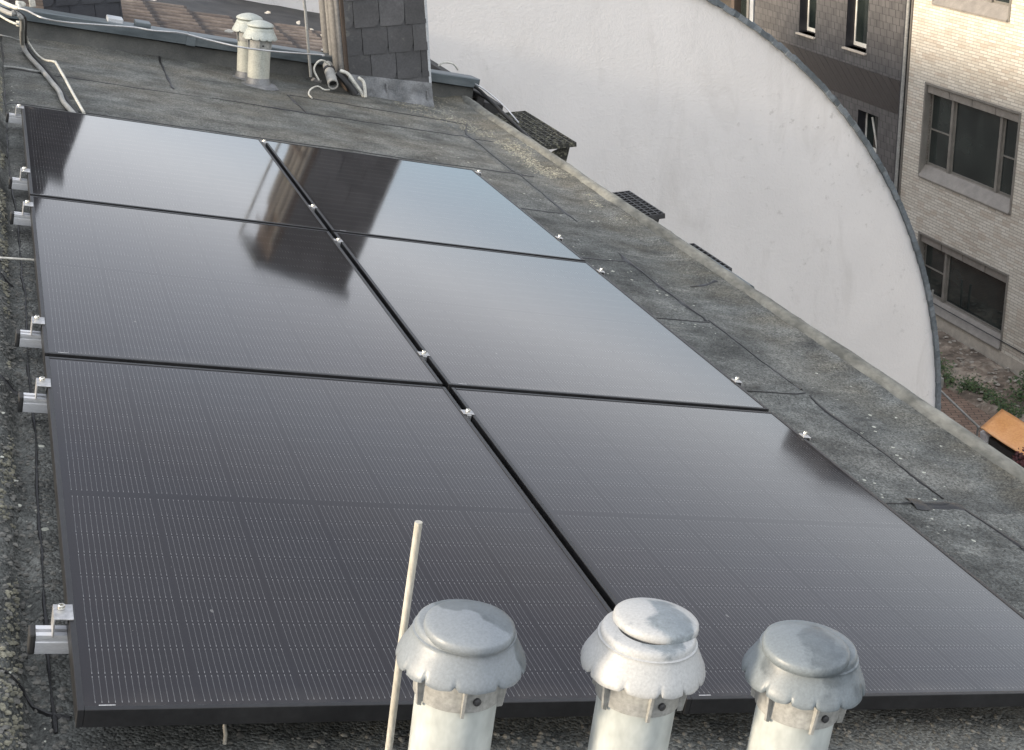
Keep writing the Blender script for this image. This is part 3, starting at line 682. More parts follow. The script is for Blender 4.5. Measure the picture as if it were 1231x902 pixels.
# ================================================================== STEP GRATES ON THE STREET SIDE
def grate(u0, u1, v0, v1, zw, mat, label, big):
    c = W((u0+u1)/2, (v0+v1)/2, -.11); c.z = zw
    root = empty('step_grate', c, (0, 0, 0), label, 'grate', 'step grates along the roof edge')
    x0, x1 = -(u1-u0)/2*COS, (u1-u0)/2*COS; L = v1-v0; y0, y1 = -L/2, L/2
    f = MB(); t = .008; h = .030
    f.box(x0, x0+t, y0, y1, -h, 0); f.box(x1-t, x1, y0, y1, -h, 0); f.box(x0+t, x1-t, y0, y0+t, -h, 0); f.box(x0+t, x1-t, y1-t, y1, -h, 0)
    f.build('frame', mat, root)
    g = MB(); n = max(3, int((x1-x0)/.040))
    for k in range(1, n): x = x0+(x1-x0)*k/n; g.box(x-.004, x+.004, y0+t, y1-t, -.026, .001)
    ny = int(L/.05)
    for k in range(1, ny):
        y = y0+L*k/ny
        for q in range(n):
            a = x0+(x1-x0)*q/n+.0042; b_ = x0+(x1-x0)*(q+1)/n-.0042; g.box(a, b_, y-.006, y+.006, -.022, .0005)
    g.build('grid', mat, root)
    for yy in ((y0+.10, y1-.12) if big else (y0+.06,)):
        b = MB(); pts = []
        for k in range(9):
            s_ = k/8; pts.append((x1-.02-(x1-x0)*.0-.10*s_*s_-.02*s_, -.032-.20*s_))
        poly = [(x1-.01, -.031), (x1-.035, -.031), (x0+.10, -.10), (x0+.02, -.06), (x0+.0, -.20), (x0+.10, -.26), (x1-.05, -.17)]
        b.prism([(p[0], p[1]) for p in poly], 1, yy-.010, yy+.010); b.build('bracket', mat if big else GRATED, root, bevel=.003)
    return root
grate(3.325, 3.645, 7.10, 8.22, -.945, GRATE, 'largest mossy step grate beyond the far end of the kerb', True)
grate(3.36, 3.58, 5.42, 5.98, -1.0, GRATED, 'middle dark step grate sticking out past the kerb', False)
grate(3.34, 3.47, 4.30, 4.78, -.985, GRATED, 'smallest step grate, nearly hidden behind the gutter pipe', False)

# ================================================================== TILED ROOF BEHIND THE PARAPET
TM, ntt, tb = nmat('weathered_clay_tiles'); N = NT(ntt); o = N.obj(); X, Y, Z = N.sep(o)
n1 = N.noise(N.mapping(o, (1.2, 1.6, 1)), 5, 5, .6); n2 = N.noise(o, 40, 4, .7); n3 = N.noise(o, 1.2, 3)
col = N.ramp(n1, [(.3, (.08, .058, .045)), (.5, (.135, .102, .078)), (.7, (.23, .185, .145))])
gr_ = N.math('ABSOLUTE', N.math('SINE', N.math('MULTIPLY', Y, math.pi/.205))); hd_ = N.math('FRACT', N.math('DIVIDE', N.math('SUBTRACT', X, .33), .36))  # gr_: shade between the ribs painted into the tile colour
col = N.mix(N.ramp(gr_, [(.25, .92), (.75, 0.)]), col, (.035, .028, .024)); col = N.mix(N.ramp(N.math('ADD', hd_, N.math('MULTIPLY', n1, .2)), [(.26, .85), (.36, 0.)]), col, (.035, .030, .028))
col = N.mix(.4, col, N.ramp(n2, [(.3, .2), (.7, .85)]), 'OVERLAY'); col = N.mix(N.ramp(n3, [(.5, 0.), (.7, .5)]), col, (.04, .036, .032))
N.l(col, tb.inputs['Base Color']); tb.inputs['Roughness'].default_value = .8; N.l(N.bump(n2, .3, .006), tb.inputs['Normal'])
tr = empty('tiled_roof_building', W(0, 8.5, -.11), ROOF_ROT, 'neighbouring building with ribbed brown tile roof between the parapet and the white wall', 'building')
m_ = MB(); cwid = .36; ribs = .205
k0 = -7
for k in range(k0, 9):
    ua, ub = .33+cwid*k, .33+cwid*(k+1); ub = min(ub, 3.32)
    if ua >= 3.30: break
    vmax = 2.55 + .12*math.sin(k*1.3); vl = np.arange(-.10, vmax, ribs/8); vs_ = []; fs_ = []; nu = 6
    for i, v in enumerate(vl):
        ph = (v/ribs) % 1; prof_ = .042*max(0, math.sin(math.pi*ph))**.8
        rid = int(v/ribs); jz = .004*math.sin(rid*12.9+k*7.3)
        for j in range(nu+1):
            t = j/nu; vs_.append((ua+(ub+.02-ua)*t + .006*math.sin(rid*5.1+k), v, prof_*(1-.25*t) + .030*(1-t)*0 + .028*t + jz))
        vs_.append((ua+(ub+.02-ua)+.006*math.sin(rid*5.1+k), v, -.03))
    for i in range(len(vl)-1):
        for j in range(nu+1): a = i*(nu+2)+j; fs_.append((a, a+1, a+nu+3, a+nu+2))
    m_.add(vs_, fs_)
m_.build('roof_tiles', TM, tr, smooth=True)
m_ = MB(); vs_ = []; fs_ = []
uu = np.arange(-2.2, 3.6, .06); vv_ = np.arange(2.35, 4.11, .06)
for u in uu:
    for v in vv_: vs_.append((u, v, .020+.03*(float(fbm(np.array(u*4), np.array(v*4), 3, 4))-.3)+.05*max(0, (v-3.7))))
nv_ = len(vv_)
for i in range(len(uu)-1):
    for j in range(nv_-1): a = i*nv_+j; fs_.append((a, a+nv_, a+nv_+1, a+1))
m_.add(vs_, fs_); m_.build('tile_shade_strip', VERGE_SHADE, tr, smooth=True)  # dark sheet in place of the shaded far tiles
m_ = MB(); m_.box(3.30, 3.36, -.1, 4.1, -.05, .085); m_.box(3.3605, 3.52, -.1, 4.1, -.30, .03); m_.build('verge_flashing', VERGE_SHADE, tr, bevel=.006)
bo2 = MB().prism([(-2.2, .48), (3.38, -.98), (3.40, GZ), (-2.2, GZ)], 1, 8.73, 12.58).build('wall', RENDER_, tr)
bo2.rotation_euler = (0, -TH, 0); bo2.location = Matrix.Rotation(-TH, 3, 'Y') @ (-W(0, 8.5, -.11))
# debris: small pale chips on the tiles
for k, (u, v, s_) in enumerate(((1.62, 9.75, .03), (2.02, 9.2, .045), (2.55, 10.6, .03), (2.28, 11.9, .03), (2.5, 11.5, .03), (2.55, 11.1, .025), (1.18, 11.3, .03), (2.35, 9.6, .025))):
    m_ = MB(); n_ = 7; top = [(s_*(.7+.3*math.sin(q*2.1+k))*math.cos(q*2*math.pi/n_)*1.6, s_*(.6+.3*math.cos(q*3+k))*math.sin(q*2*math.pi/n_), .012+.01*math.sin(q+k)) for q in range(n_)]
    m_.add(top+[(x*.9, y*.9, -.004) for x, y, z in top], [tuple(range(n_)), tuple(range(2*n_-1, n_-1, -1))]+[(i, n_+i, n_+(i+1) % n_, (i+1) % n_) for i in range(n_)])
    tag(m_.build('mortar_chip', PLASTERCHIP, loc=W(u, v, (-.085 if v > 10.9 else -.052)), rot=(0, TH, k)), ['pale chip on the tiles right of the rear vent pipes', 'largest pale chip on the tiles near the parapet, right of the vent pipes', 'small pale chip high on the tiles left of the chimney', 'pale chip on the dark strip under the white wall', 'upper right pale chip on the dark strip beside the chimney', 'lower right pale chip beside the chimney ducts', 'pale chip at the top of the tiles left of the vent pipes', 'smallest pale chip on the tiles near the chimney'][k], 'debris', 'mortar chips on the tiled roof')
tag(MB().prism([(-.035, 0), (.03, -.006), (.036, .012), (-.02, .022)], 1, -.015, .02).build('mortar_chip', BOARD, loc=W(1.98, 8.0, -.07), rot=(0, TH, .3)), 'yellowish chip lying on the felt left of the chimney foot', 'debris')

# ================================================================== WHITE BARREL GABLE
WM, wnt, wb = nmat('white_stucco'); N = NT(wnt); o = N.obj(); X, Y, Z = N.sep(o)
a1 = N.noise(o, 34, 3, .6, .6); a2 = N.noise(o, .5, 5, .6); a3 = N.noise(N.mapping(o, (1.6, 1, .55)), 1.3, 6, .7, .9); a4 = N.noise(o, 9, 5, .75)
col = N.ramp(a2, [(.3, (.63, .615, .60)), (.7, (.73, .71, .69))])
col = N.mix(N.ramp(a3, [(.52, 0.), (.80, .30)]), col, (.36, .34, .31))
spots = N.math('MULTIPLY', N.ramp(a4, [(.60, 0.), (.68, 1.)]), N.ramp(N.noise(o, .9, 3), [(.48, 0.), (.62, 1.)]))
col = N.mix(N.math('MULTIPLY', spots, .35), col, (.25, .235, .21))
N.l(col, wb.inputs['Base Color']); wb.inputs['Roughness'].default_value = .9; wb.inputs['Specular IOR Level'].default_value = .2
N.l(N.bump(N.math('ADD', a1, N.math('MULTIPLY', a4, .7)), .30, .015), wb.inputs['Normal'])
BXC, BA, BB, BZ, BY = 4.0, 6.55, 6.67, -6.8, 12.6
def arc(t, off=0): return (BXC+(BA+off)*math.cos(t), BZ+(BB+off)*math.sin(t))
gb = empty('barrel_roof_building', (BXC, BY, GZ), (0, 0, 0), 'tall white stuccoed building whose gable ends in a curved slate capped edge', 'building')
poly = [(BXC-BA, GZ)]+[arc(math.pi*(1-k/90)) for k in range(91)]+[(BXC+BA, GZ)]
rel(MB().prism(poly, 1, BY, BY+.3).build('gable_wall', WM, gb), gb)
# coping of small overlapping slates
COPM, cnt, cb = nmat('coping_slate'); N = NT(cnt); o = N.obj(); g = N.n('ShaderNodeNewGeometry'); 
rp_ = N.math('MULTIPLY', g.outputs['Random Per Island'], 1.)
col = N.ramp(rp_, [(0, (.075, .09, .10)), (.5, (.11, .13, .145)), (1, (.16, .18, .195))]); col = N.mix(.4, col, N.ramp(N.noise(o, 30, 4), [(.3, .25), (.7, .8)]), 'OVERLAY')
N.l(col, cb.inputs['Base Color']); cb.inputs['Roughness'].default_value = .45
m_ = MB(); t = math.pi*.995
while t > math.pi*.002:
    t2 = t-.0165*(1+.15*math.sin(t*91)); ov = .004
    p = []
    for tt, oo in ((t, .0), (t, .060), (t2-ov, .052), (t2-ov, -.004)): 
        x, z = arc(tt, oo); p.append((x, z))
    j = .006*math.sin(t*173)
    m_.prism([(x+j*.4, z+j) for x, z in p], 1, BY-.05+j, BY+.34); t = t2
m_.prism([(BXC+BA, BZ), (BXC+BA+.07, BZ), (BXC+BA+.07, GZ), (BXC+BA, GZ)], 1, BY-.05, BY+.34)
rel(m_.build('coping', COPM, gb), gb)
pr_ = [arc(math.pi*(1-k/60), -.02) for k in range(61)]
vs_ = [(x, y, z) for y in (BY+.3, BY+17) for x, z in pr_]; fs_ = [(k, k+1, 61+k+1, 61+k) for k in range(60)]  # unseen depth drawn out so its shadow covers the facades
m_ = MB(); m_.add(vs_, fs_); m_.box(BXC-BA+.02, BXC+BA-.02, BY+16.9, BY+17, GZ, BZ); m_.box(BXC+BA-.12, BXC+BA-.02, BY+.3, BY+16.9, GZ, BZ); rel(m_.build('barrel_roof', SLATED, gb, smooth=True), gb)

# ================================================================== STREET FACADES
FX = 17.5
def facade_shader(kind):
    m, nt_, b = nmat(kind+'_cladding'); N = NT(nt_); o = N.obj(); X, Y, Z = N.sep(o); vec = N.comb(Y, Z)
    br = N.n('ShaderNodeTexBrick'); N.l(vec, br.inputs['Vector'])
    if kind == 'brick':
        br.inputs['Scale'].default_value = 1; br.inputs['Brick Width'].default_value = .25; br.inputs['Row Height'].default_value = .0625; br.inputs['Mortar Size'].default_value = .0085; br.inputs['Mortar Smooth'].default_value = .3
        br.inputs['Color1'].default_value = (.53, .485, .41, 1); br.inputs['Color2'].default_value = (.67, .63, .55, 1); br.inputs['Mortar'].default_value = (.36, .33, .28, 1); br.inputs['Bias'].default_value = .1
        wn = N.n('ShaderNodeTexWhiteNoise', noise_dimensions='2D'); N.l(N.comb(N.math('FLOOR', N.math('DIVIDE', Y, .25)), N.math('FLOOR', N.math('DIVIDE', Z, .0625))), wn.inputs['Vector'])
        col = N.mix(N.math('MULTIPLY', N.math('GREATER_THAN', wn.outputs['Value'], .8), .30), br.outputs['Color'], (.40, .30, .22))
        col = N.mix(.3, col, N.ramp(N.noise(o, .8, 5), [(.3, .35), (.7, .65)]), 'OVERLAY'); N.l(col, b.inputs['Base Color'])
        b.inputs['Roughness'].default_value = .85; N.l(N.bump(br.outputs['Fac'], -.6, .008), b.inputs['Normal'])
    else:
        RH, RW = .155, .27
        rowf = N.math('DIVIDE', Z, RH); row = N.math('FLOOR', rowf); rz = N.math('FRACT', rowf)
        yy = N.math('ADD', N.math('DIVIDE', Y, RW), N.math('MULTIPLY', row, .37)); fy = N.math('FRACT', yy)
        vl = N.math('LESS_THAN', N.math('ABSOLUTE', N.math('SUBTRACT', fy, N.math('ADD', .5, N.math('MULTIPLY', rz, .10)))), .045); hl = N.math('LESS_THAN', rz, .10)
        wn = N.n('ShaderNodeTexWhiteNoise', noise_dimensions='2D'); N.l(N.comb(N.math('FLOOR', yy), row), wn.inputs['Vector'])
        col = N.mix(wn.outputs['Value'], (.082, .078, .077), (.118, .112, .109))
        col = N.mix(N.math('MULTIPLY', hl, .45), col, (.03, .03, .03)); col = N.mix(N.math('MULTIPLY', vl, .85), col, (.022, .022, .023))
        col = N.mix(.3, col, N.ramp(N.noise(o, 1.3, 5), [(.3, .3), (.7, .7)]), 'OVERLAY'); N.l(col, b.inputs['Base Color'])
        b.inputs['Roughness'].default_value = .55; N.l(N.bump(N.math('SUBTRACT', N.math('MULTIPLY', vl, -1.), N.math('MULTIPLY', rz, .8)), .5, .012), b.inputs['Normal'])
    return m
BRICK = facade_shader('brick'); SLF = facade_shader('slate')
GLASSM, gnt, gb_ = nmat('window_glass'); gb_.inputs['Base Color'].default_value = (.020, .027, .025, 1); gb_.inputs['Roughness'].default_value = .04; gb_.inputs['Specular IOR Level'].default_value = .7
N = NT(gnt); o = N.obj(); q = N.noise(o, 1.6, 3, .5, .3); N.l(N.ramp(q, [(.35, (.012, .017, .017)), (.7, (.032, .040, .037))]), gb_.inputs['Base Color']); N.l(N.bump(N.noise(o, .9, 2), .08, .05), gb_.inputs['Normal'])
WFR = plain_detail('window_frame_taupe', (.20, .187, .165), .45); WFRD = plain_detail('window_reveal_dark', (.15, .14, .125), .5); WSILL = plain_detail('sill_taupe', (.235, .215, .19), .5)
WWH = plain_detail('window_frame_white', (.78, .76, .70), .4); DKPANE = plain_detail('dark_reveal', (.03, .03, .035), .4); SILLB = plain_detail('sill_beige', (.50, .45, .38), .6)
CURT = plain_detail('blind_cream', (.55, .58, .45), .8)
def wall_with_holes(y0, y1, z0, z1, holes, x, th, mi=0):
    """facade slab facing -X with rectangular holes (ya, yb, za, zb): boxes tile the rest, butted"""
    m_ = MB(); ys = sorted({y0, y1} | {h[0] for h in holes} | {h[1] for h in holes}); zs = sorted({z0, z1} | {h[2] for h in holes} | {h[3] for h in holes})
    ys = [y for y in ys if y0 <= y <= y1]; zs = [z for z in zs if z0 <= z <= z1]
    for a, b_ in zip(ys[:-1], ys[1:]):
        for c, d in zip(zs[:-1], zs[1:]):
            if any(h[0] <= (a+b_)/2 <= h[1] and h[2] <= (c+d)/2 <= h[3] for h in holes): continue
            m_.add([(x, a, c), (x, b_, c), (x, b_, d), (x, a, d)], [(0, 3, 2, 1)])
    for h in holes:                                                   # reveals
        a, b_, c, d = h
        if not (y0 <= a and b_ <= y1): continue
        m_.add([(x, a, c), (x+th, a, c), (x+th, a, d), (x, a, d)], [(0, 1, 2, 3)]); m_.add([(x, b_, c), (x+th, b_, c), (x+th, b_, d), (x, b_, d)], [(0, 3, 2, 1)])
        m_.add([(x, a, c), (x, b_, c), (x+th, b_, c), (x+th, a, c)], [(0, 1, 2, 3)]); m_.add([(x, a, d), (x, b_, d), (x+th, b_, d), (x+th, a, d)], [(0, 3, 2, 1)])
    return m_
# --- brick building
bb = empty('brick_building', (FX, 20, GZ), (0, 0, 0), 'modern cream brick building with wide taupe framed windows across the yard', 'building')
BY1 = 24.45
wins = []
for fl, (zb, zt, ww) in enumerate(((-9.55, -7.92, 'c'), (-6.73, -4.70, 'a'), (-3.10, -1.05, 'b'), (.25, 2.28, 'a'))):
    for col_ in range(4):
        off_ = -5.2*col_
        if ww == 'b': wins.append((21.14+off_, 23.77+off_, zb, zt, ww))
        else: wins.append((20.36+off_ if ww == 'c' else 20.50+off_, 23.62+off_ if ww == 'c' else 23.80+off_, zb, zt, ww))
H = [(w_[0], w_[1], w_[2], w_[3]) for w_ in wins]
rel(wall_with_holes(2, BY1, GZ, 2.4, H, FX, .30).build('wall', BRICK, bb, fix=False), bb)
rel(MB().box(FX+.31, FX+9, 2, BY1-.01, GZ, 2.38).build('core', DKPANE, bb), bb)
rel(MB().box(FX-.03, FX+9, 2, BY1, 2.402, 2.46).build('parapet_cap', ZINC, bb), bb)
for (a, b_, zt) in ((20.6, 22.4, 4.1), (18.6, 19.9, 3.6)):
    rel(MB().box(FX+.10, FX+7, a, b_, 2.47, zt).build('roof_storey', SLATED, bb, bevel=.01), bb)
rel(MB().box(FX-.012, FX-.0, 2, BY1-.02, GZ-.05, GZ+.34).build('plinth', plain_detail('plinth_brick', (.50, .45, .38), .8), bb), bb)
rel(MB().tube([(FX-.03, 2, -9.33), (FX-.03, BY1-.4, -9.33)], .012, 6).build('facade_cable', DARKM, bb), bb)
def make_window(kind):
    """origin at the outer wall plane, near bottom corner; +y is away from the camera"""
    Wd = {'a': 3.30, 'b': 2.63, 'c': 3.26}[kind]; Hh = {'a': 2.03, 'b': 2.05, 'c': 1.63}[kind]
    f = MB(); g = .05
    f.box(-.02, .14, 0, g, 0, Hh); f.box(-.02, .14, Wd-g, Wd, 0, Hh); f.box(-.02, .14, g, Wd-g, Hh-g, Hh)
    fr = f.build('window', WFR, bb, bevel=.004)
    s_ = MB(); s_.add([(-.045, g, .0), (-.045, Wd-g, .0), (-.045, Wd-g, .03), (-.045, g, .03), (.12, g, .26), (.12, Wd-g, .26), (.14, g, 0), (.14, Wd-g, 0)], [(0,3,2,1), (3,4,5,2), (4,6,7,5), (0,1,7,6), (0,6,4,3), (1,2,5,7)])
    s_.build('sill', WSILL, fr)
    z0 = .26; z1 = Hh-g-.001
    # posts: the far sash (left in the picture), the big pane, the near sash
    splits = {'a': [(Wd-g, Wd-.85), (Wd-.93, .78), (.70, g)], 'b': [(Wd-g, .86), (.78, g)], 'c': [(Wd-g, Wd-.88), (Wd-.96, g)]}[kind]
    fr2 = MB(); gl = MB(); first = True
    for k, (ya, yb) in enumerate(splits):
        lo, hi = min(ya, yb), max(ya, yb); big = (hi-lo) > 1.2; t = .045
        x = .16
        fr2.box(x, x+.05, lo, lo+t, z0, z1); fr2.box(x, x+.05, hi-t, hi, z0, z1); fr2.box(x, x+.05, lo+t, hi-t, z0, z0+t); fr2.box(x, x+.05, lo+t, hi-t, z1-t, z1)
        if not big:
            fr2.box(x, x+.05, lo+t, hi-t, z0+(z1-z0)*.44, z0+(z1-z0)*.44+.03)
            a = (lo+t*1.2, z0+t); b2 = (lo+t*1.2+.0, z1)
            fr2.tube([(x+.05, hi-t-.05, z0+t), (x+.16, hi-t-.22, z1-t)], .022, 6)
        gl.box(x+.015, x+.03, lo+t, hi-t, z0+t, z1-t)
    for a, b2 in zip(splits[:-1], splits[1:]):
        fr2.box(.11, .21, b2[0]+.001 if b2[0] < a[1] else a[1], a[1]-.001 if b2[0] < a[1] else b2[0], z0, z1)
    s2 = fr2.build('sash', WFR, fr); gl.build('pane', GLASSM, fr)
    rv = MB(); rv.box(.142, .159, g, Wd-g, z0-.2, z0); rv.build('apron', WSILL, fr)
    bl = MB(); n = 4 if kind != 'b' else 3
    for k in range(n):
        a = g+(Wd-2*g)*k/n+.012; c = g+(Wd-2*g)*(k+1)/n-.012; bl.box(.03, .13, a, c, Hh-g-.17, Hh-g-.02)
    bl.build('blind_box', WSILL, fr, bevel=.004)
    bk = MB(); bk.box(.215, .22, g, Wd-g, z0, z1); bk.build('backing', DKPANE, fr)
    return fr
protos = {}
for (a, b_, zb, zt, kd) in wins:
    if kd not in protos: protos[kd] = make_window(kd); o = protos[kd]
    else: o = copy_tree(protos[kd], bb)
    o.location = Vector((FX, a, zb))-bb.location
# --- slate building
sb = empty('slate_building', (FX, 28, GZ), (0, 0, 0), 'dark grey slate clad building beyond the curved coping, next to the brick building', 'building')
SY0, SY1 = 24.75, 31.75
dw = []
for zb, zt in ((-4.50, -3.05), (-1.2, .25)):
    for a, b_ in ((26.24, 27.16), (28.58, 29.38)): dw.append((a, b_, zb, zt))
lw_ = [(26.22, 27.12, -6.95, -5.98), (28.6, 29.4, -6.95, -5.98)]
rel(wall_with_holes(SY0, SY1, -4.86, 2.3, dw, FX, .32).build('wall', SLF, sb, fix=False), sb)
rel(wall_with_holes(SY0, SY1, GZ, -5.75, lw_, FX+.42, .30).build('lower_wall', SLF, sb, fix=False), sb)
rel(MB().box(FX+.75, FX+8, SY0+.01, SY1-.01, GZ, 2.28).build('core', DKPANE, sb), sb)
rel(MB().prism([(FX-.15, 2.301), (FX+8, 2.301), (FX+4, 3.6)], 1, SY0, SY1+4).build('roof', SLATED, sb), sb)
# raked slate band
m_ = MB(); y = SY0; k = 0
while y < SY1-.1:
    m_.add([(FX-.008-.004*(k % 2), y+.004, -4.86), (FX-.008-.004*(k % 2), y+.156, -4.86), (FX+.41, y+.156-.42, -5.76), (FX+.41, y+.004-.42, -5.76), (FX+.015, y+.004, -4.86), (FX+.43, y+.004-.42, -5.76)], [(0, 1, 2, 3), (0, 3, 5, 4)]); y += .160; k += 1
rel(m_.build('raked_band', plain_detail('band_slate', (.10, .097, .096), .5), sb), sb); 
m_ = MB(); m_.add([(FX+.02, SY0, -4.865), (FX+.02, SY1, -4.865), (FX+.44, SY1, -5.765), (FX+.44, SY0, -5.765)], [(0, 1, 2, 3)]); rel(m_.build('band_backing', SLATED, sb), sb)
def small_window(a, b_, zb, zt, x0, low=False):
    f = MB(); x = x0+.22; t = .06; m_ = b_-.0
    f.box(x, x+.05, a, a+t, zb+.03, zt); f.box(x, x+.05, b_-t, b_, zb+.03, zt); f.box(x, x+.05, a+t, b_-t, zb+.03, zb+.03+t*1.5); f.box(x, x+.05, a+t, b_-t, zt-t, zt)
    if low: f.tube([(x+.0, a+.30, zb+.1), (x-.12, a+.42, zt-.1)], .025, 6)
    fr = rel(f.build('window', WWH, sb), sb)
    MB().box(x+.015, x+.02, a+t, b_-t, zb+.03+t*1.5, zt-t).build('pane', GLASSM, fr)
    MB().box(x+.022, x+.03, a+t, b_-t, zb+.12, zb+.5).build('blind', CURT, fr)
    MB().box(x0-.07, x0+.219, a-.04, b_+.04, zb-.04, zb+.0).build('sill', SILLB, fr, bevel=.004) if not low else None
    MB().box(x0+.004, x0+.22, b_-.004, b_-.001, zb, zt).build('jamb', DKPANE, fr)
    return fr
for h in dw: small_window(*h, FX)
for h in lw_: small_window(*h, FX+.42, True)
# rainwater pipe and corner trims
tag(MB().tube([(0, 0, 0), (0, 0, 3.0-GZ)], .040, 12).build('downpipe', COLLAR, loc=(FX-.06, 24.56, GZ), smooth=True), 'pale downpipe between the slate building and the brick building', 'downpipe')
rel(MB().box(FX-.03, FX+.2, 24.452, 24.50, GZ, 3.0).build('corner_trim', WFRD, sb), sb)
rel(MB().box(FX-.01, FX+.2, 24.62, 24.749, GZ, 3.0).build('corner_gap', DKPANE, sb), sb)
# --- dark building farther on
fb = empty('dark_shopfront_building', (FX, 34, GZ), (0, 0, 0), 'dark building with pale posts, a sliver above the coping beyond the slate building', 'building')
rel(MB().box(FX+.3, FX+8, 31.76, 40, GZ, 2.0).build('wall', plain_detail('brown_panel', (.07, .062, .055), .6), fb), fb)
for y, wd, mt in ((31.9, .10, ZINCL), (32.12, .06, BOARD), (33.0, .10, BOARDD), (34.6, .1, BOARDD), (36.5, .1, BOARDD)):
    rel(MB().box(FX-.02, FX+.299, y-wd, y+wd, GZ, 2.0).build('post', mt, fb), fb)
rel(MB().box(FX+.15, FX+.299, 32.25, 32.85, GZ, 2.0).build('glazing', GLASSM, fb), fb)
rel(MB().box(FX-.05, FX+.29, 33.2, 40, -4.2, -3.9).build('string_course', SILLB, fb), fb)
# low skyline far behind, mirrored at the top of the glass
for k, (x, y, wd, z0_, ht, lab) in enumerate(((30, 95, 26, -10, 5.6, 'distant row of houses behind the white gable'), (66, 80, 24, -10, 6.0, 'distant houses behind the slate building'), (-25, 100, 50, -10, 5.0, 'distant houses behind the tiled roof'))):
    t = empty('distant_house_row', (x, y, -10), (0, 0, -.2*k), lab, 'houses')
    MB().box(-wd/2, wd/2, 0, 12, 0, ht+6).build('wall', RENDER_, t)
    MB().prism([(-.5, ht+6.01), (12.5, ht+6.01), (6, ht+10)], 0, -wd/2, wd/2).build('roof', SLATED, t)

# ================================================================== GROUND
def ground_mat():
    m, nt_, b = nmat('town_ground'); N = NT(nt_); o = N.obj(); n = N.noise(o, .4, 6); n2 = N.noise(o, 12, 4)
    col = N.ramp(n, [(.35, (.05, .05, .048)), (.65, (.075, .073, .07))]); N.l(N.mix(.3, col, N.ramp(n2, [(.3, .3), (.7, .7)]), 'OVERLAY'), b.inputs['Base Color']); b.inputs['Roughness'].default_value = .9; return m
m_ = MB(); m_.add([(-800, -800, GZ-.02), (800, -800, GZ-.02), (800, 800, GZ-.02), (-800, 800, GZ-.02)], [(0, 1, 2, 3)])
tag(m_.build('ground', ground_mat()), kind='structure')
PV, pnt, pb = nmat('brick_pavers'); N = NT(pnt); o = N.obj(); br = N.n('ShaderNodeTexBrick'); N.l(N.mapping(o, (1, 1, 1), (0, 0, R_(20))), br.inputs['Vector'])
br.inputs['Scale'].default_value = 1; br.inputs['Brick Width'].default_value = .22; br.inputs['Row Height'].default_value = .11; br.inputs['Mortar Size'].default_value = .008
br.inputs['Color1'].default_value = (.155, .105, .082, 1); br.inputs['Color2'].default_value = (.22, .155, .12, 1); br.inputs['Mortar'].default_value = (.05, .042, .035, 1)
N.l(N.mix(.4, br.outputs['Color'], N.ramp(N.noise(o, 3, 5), [(.3, .3), (.7, .75)]), 'OVERLAY'), pb.inputs['Base Color']); pb.inputs['Roughness'].default_value = .85; N.l(N.bump(br.outputs['Fac'], -.5, .01), pb.inputs['Normal'])
m_ = MB(); m_.add([(10.6, 2, GZ+.004), (15.9, 2, GZ+.004), (15.9, 40, GZ+.004), (10.6, 40, GZ+.004)], [(0, 1, 2, 3)]); tag(m_.build('brick_path', PV), kind='structure')
SO, snt, sbb = nmat('rubble_soil'); N = NT(snt); o = N.obj(); a = N.noise(o, 2.2, 6, .7); v2 = N.n('ShaderNodeTexVoronoi'); v2.inputs['Scale'].default_value = 8; N.l(N.mapping(o, (1, 1, .1)), v2.inputs['Vector'])
col = N.ramp(a, [(.3, (.075, .058, .045)), (.5, (.18, .145, .115)), (.66, (.34, .30, .25))]); col = N.mix(.5, col, N.ramp(v2.outputs['Color'], [(.2, .2), (.9, .85)]), 'OVERLAY')
N.l(col, sbb.inputs['Base Color']); sbb.inputs['Roughness'].default_value = .95; N.l(N.bump(a, .8, .05), sbb.inputs['Normal'])
xs = np.arange(15.88, 17.5, .06); ys = np.arange(14, 28, .07); vs_ = []; fs_ = []
for x in xs:
    for y in ys:
        e_ = min(1, (x-15.88)/.2); vs_.append((x, y, GZ+.005+e_*(.03+.16*float(fbm(np.array(x*2.4), np.array(y*2.4), 4, 3))-.02)))
n_ = len(ys)
for i in range(len(xs)-1):
    for j in range(n_-1): a = i*n_+j; fs_.append((a, a+n_, a+n_+1, a+1))
m_ = MB(); m_.add(vs_, fs_); tag(m_.build('soil_bed', SO, smooth=True), kind='structure')
# rubble
STN = weathered('rubble_stone', (.16, .14, .12), (.42, .39, .34), .9, 6, .3)
m_ = MB(); rnd = random.Random(4)
def lump(m_, c, s, rnd, seg=6, sq=.6):
    vs_ = []; n = seg
    for ring, (rr, zz) in enumerate(((.8, 0), (1, .35), (.65, .8))):
        for k in range(n):
            a = 2*math.pi*k/n+ring*.4; q = rnd.uniform(.7, 1.25); vs_.append((c[0]+s*rr*q*math.cos(a), c[1]+s*rr*q*math.sin(a)*rnd.uniform(.8, 1.2), c[2]+s*zz*sq))
    vs_.append((c[0]+rnd.uniform(-.2, .2)*s, c[1], c[2]+s*sq)); fs_ = []
    for r_ in range(2):
        for k in range(n): k2 = (k+1) % n; fs_.append((r_*n+k, r_*n+k2, (r_+1)*n+k2, (r_+1)*n+k))
    for k in range(n): fs_.append((2*n+k, 2*n+(k+1) % n, 3*n))
    m_.add(vs_, fs_)
for k in range(900):
    x = rnd.uniform(15.95, 17.45); y = rnd.uniform(17, 24.5); s_ = .012+.05*rnd.random()**3
    if rnd.random() > .4+.6*(x-15.9)/1.6: continue
    lump(m_, (x, y, GZ+.05+.06*rnd.random()), s_, rnd)
tag(m_.build('rubble', STN), 'loose stones and rubble scattered over the soil bed at the brick wall', 'rubble', kind='stuff')
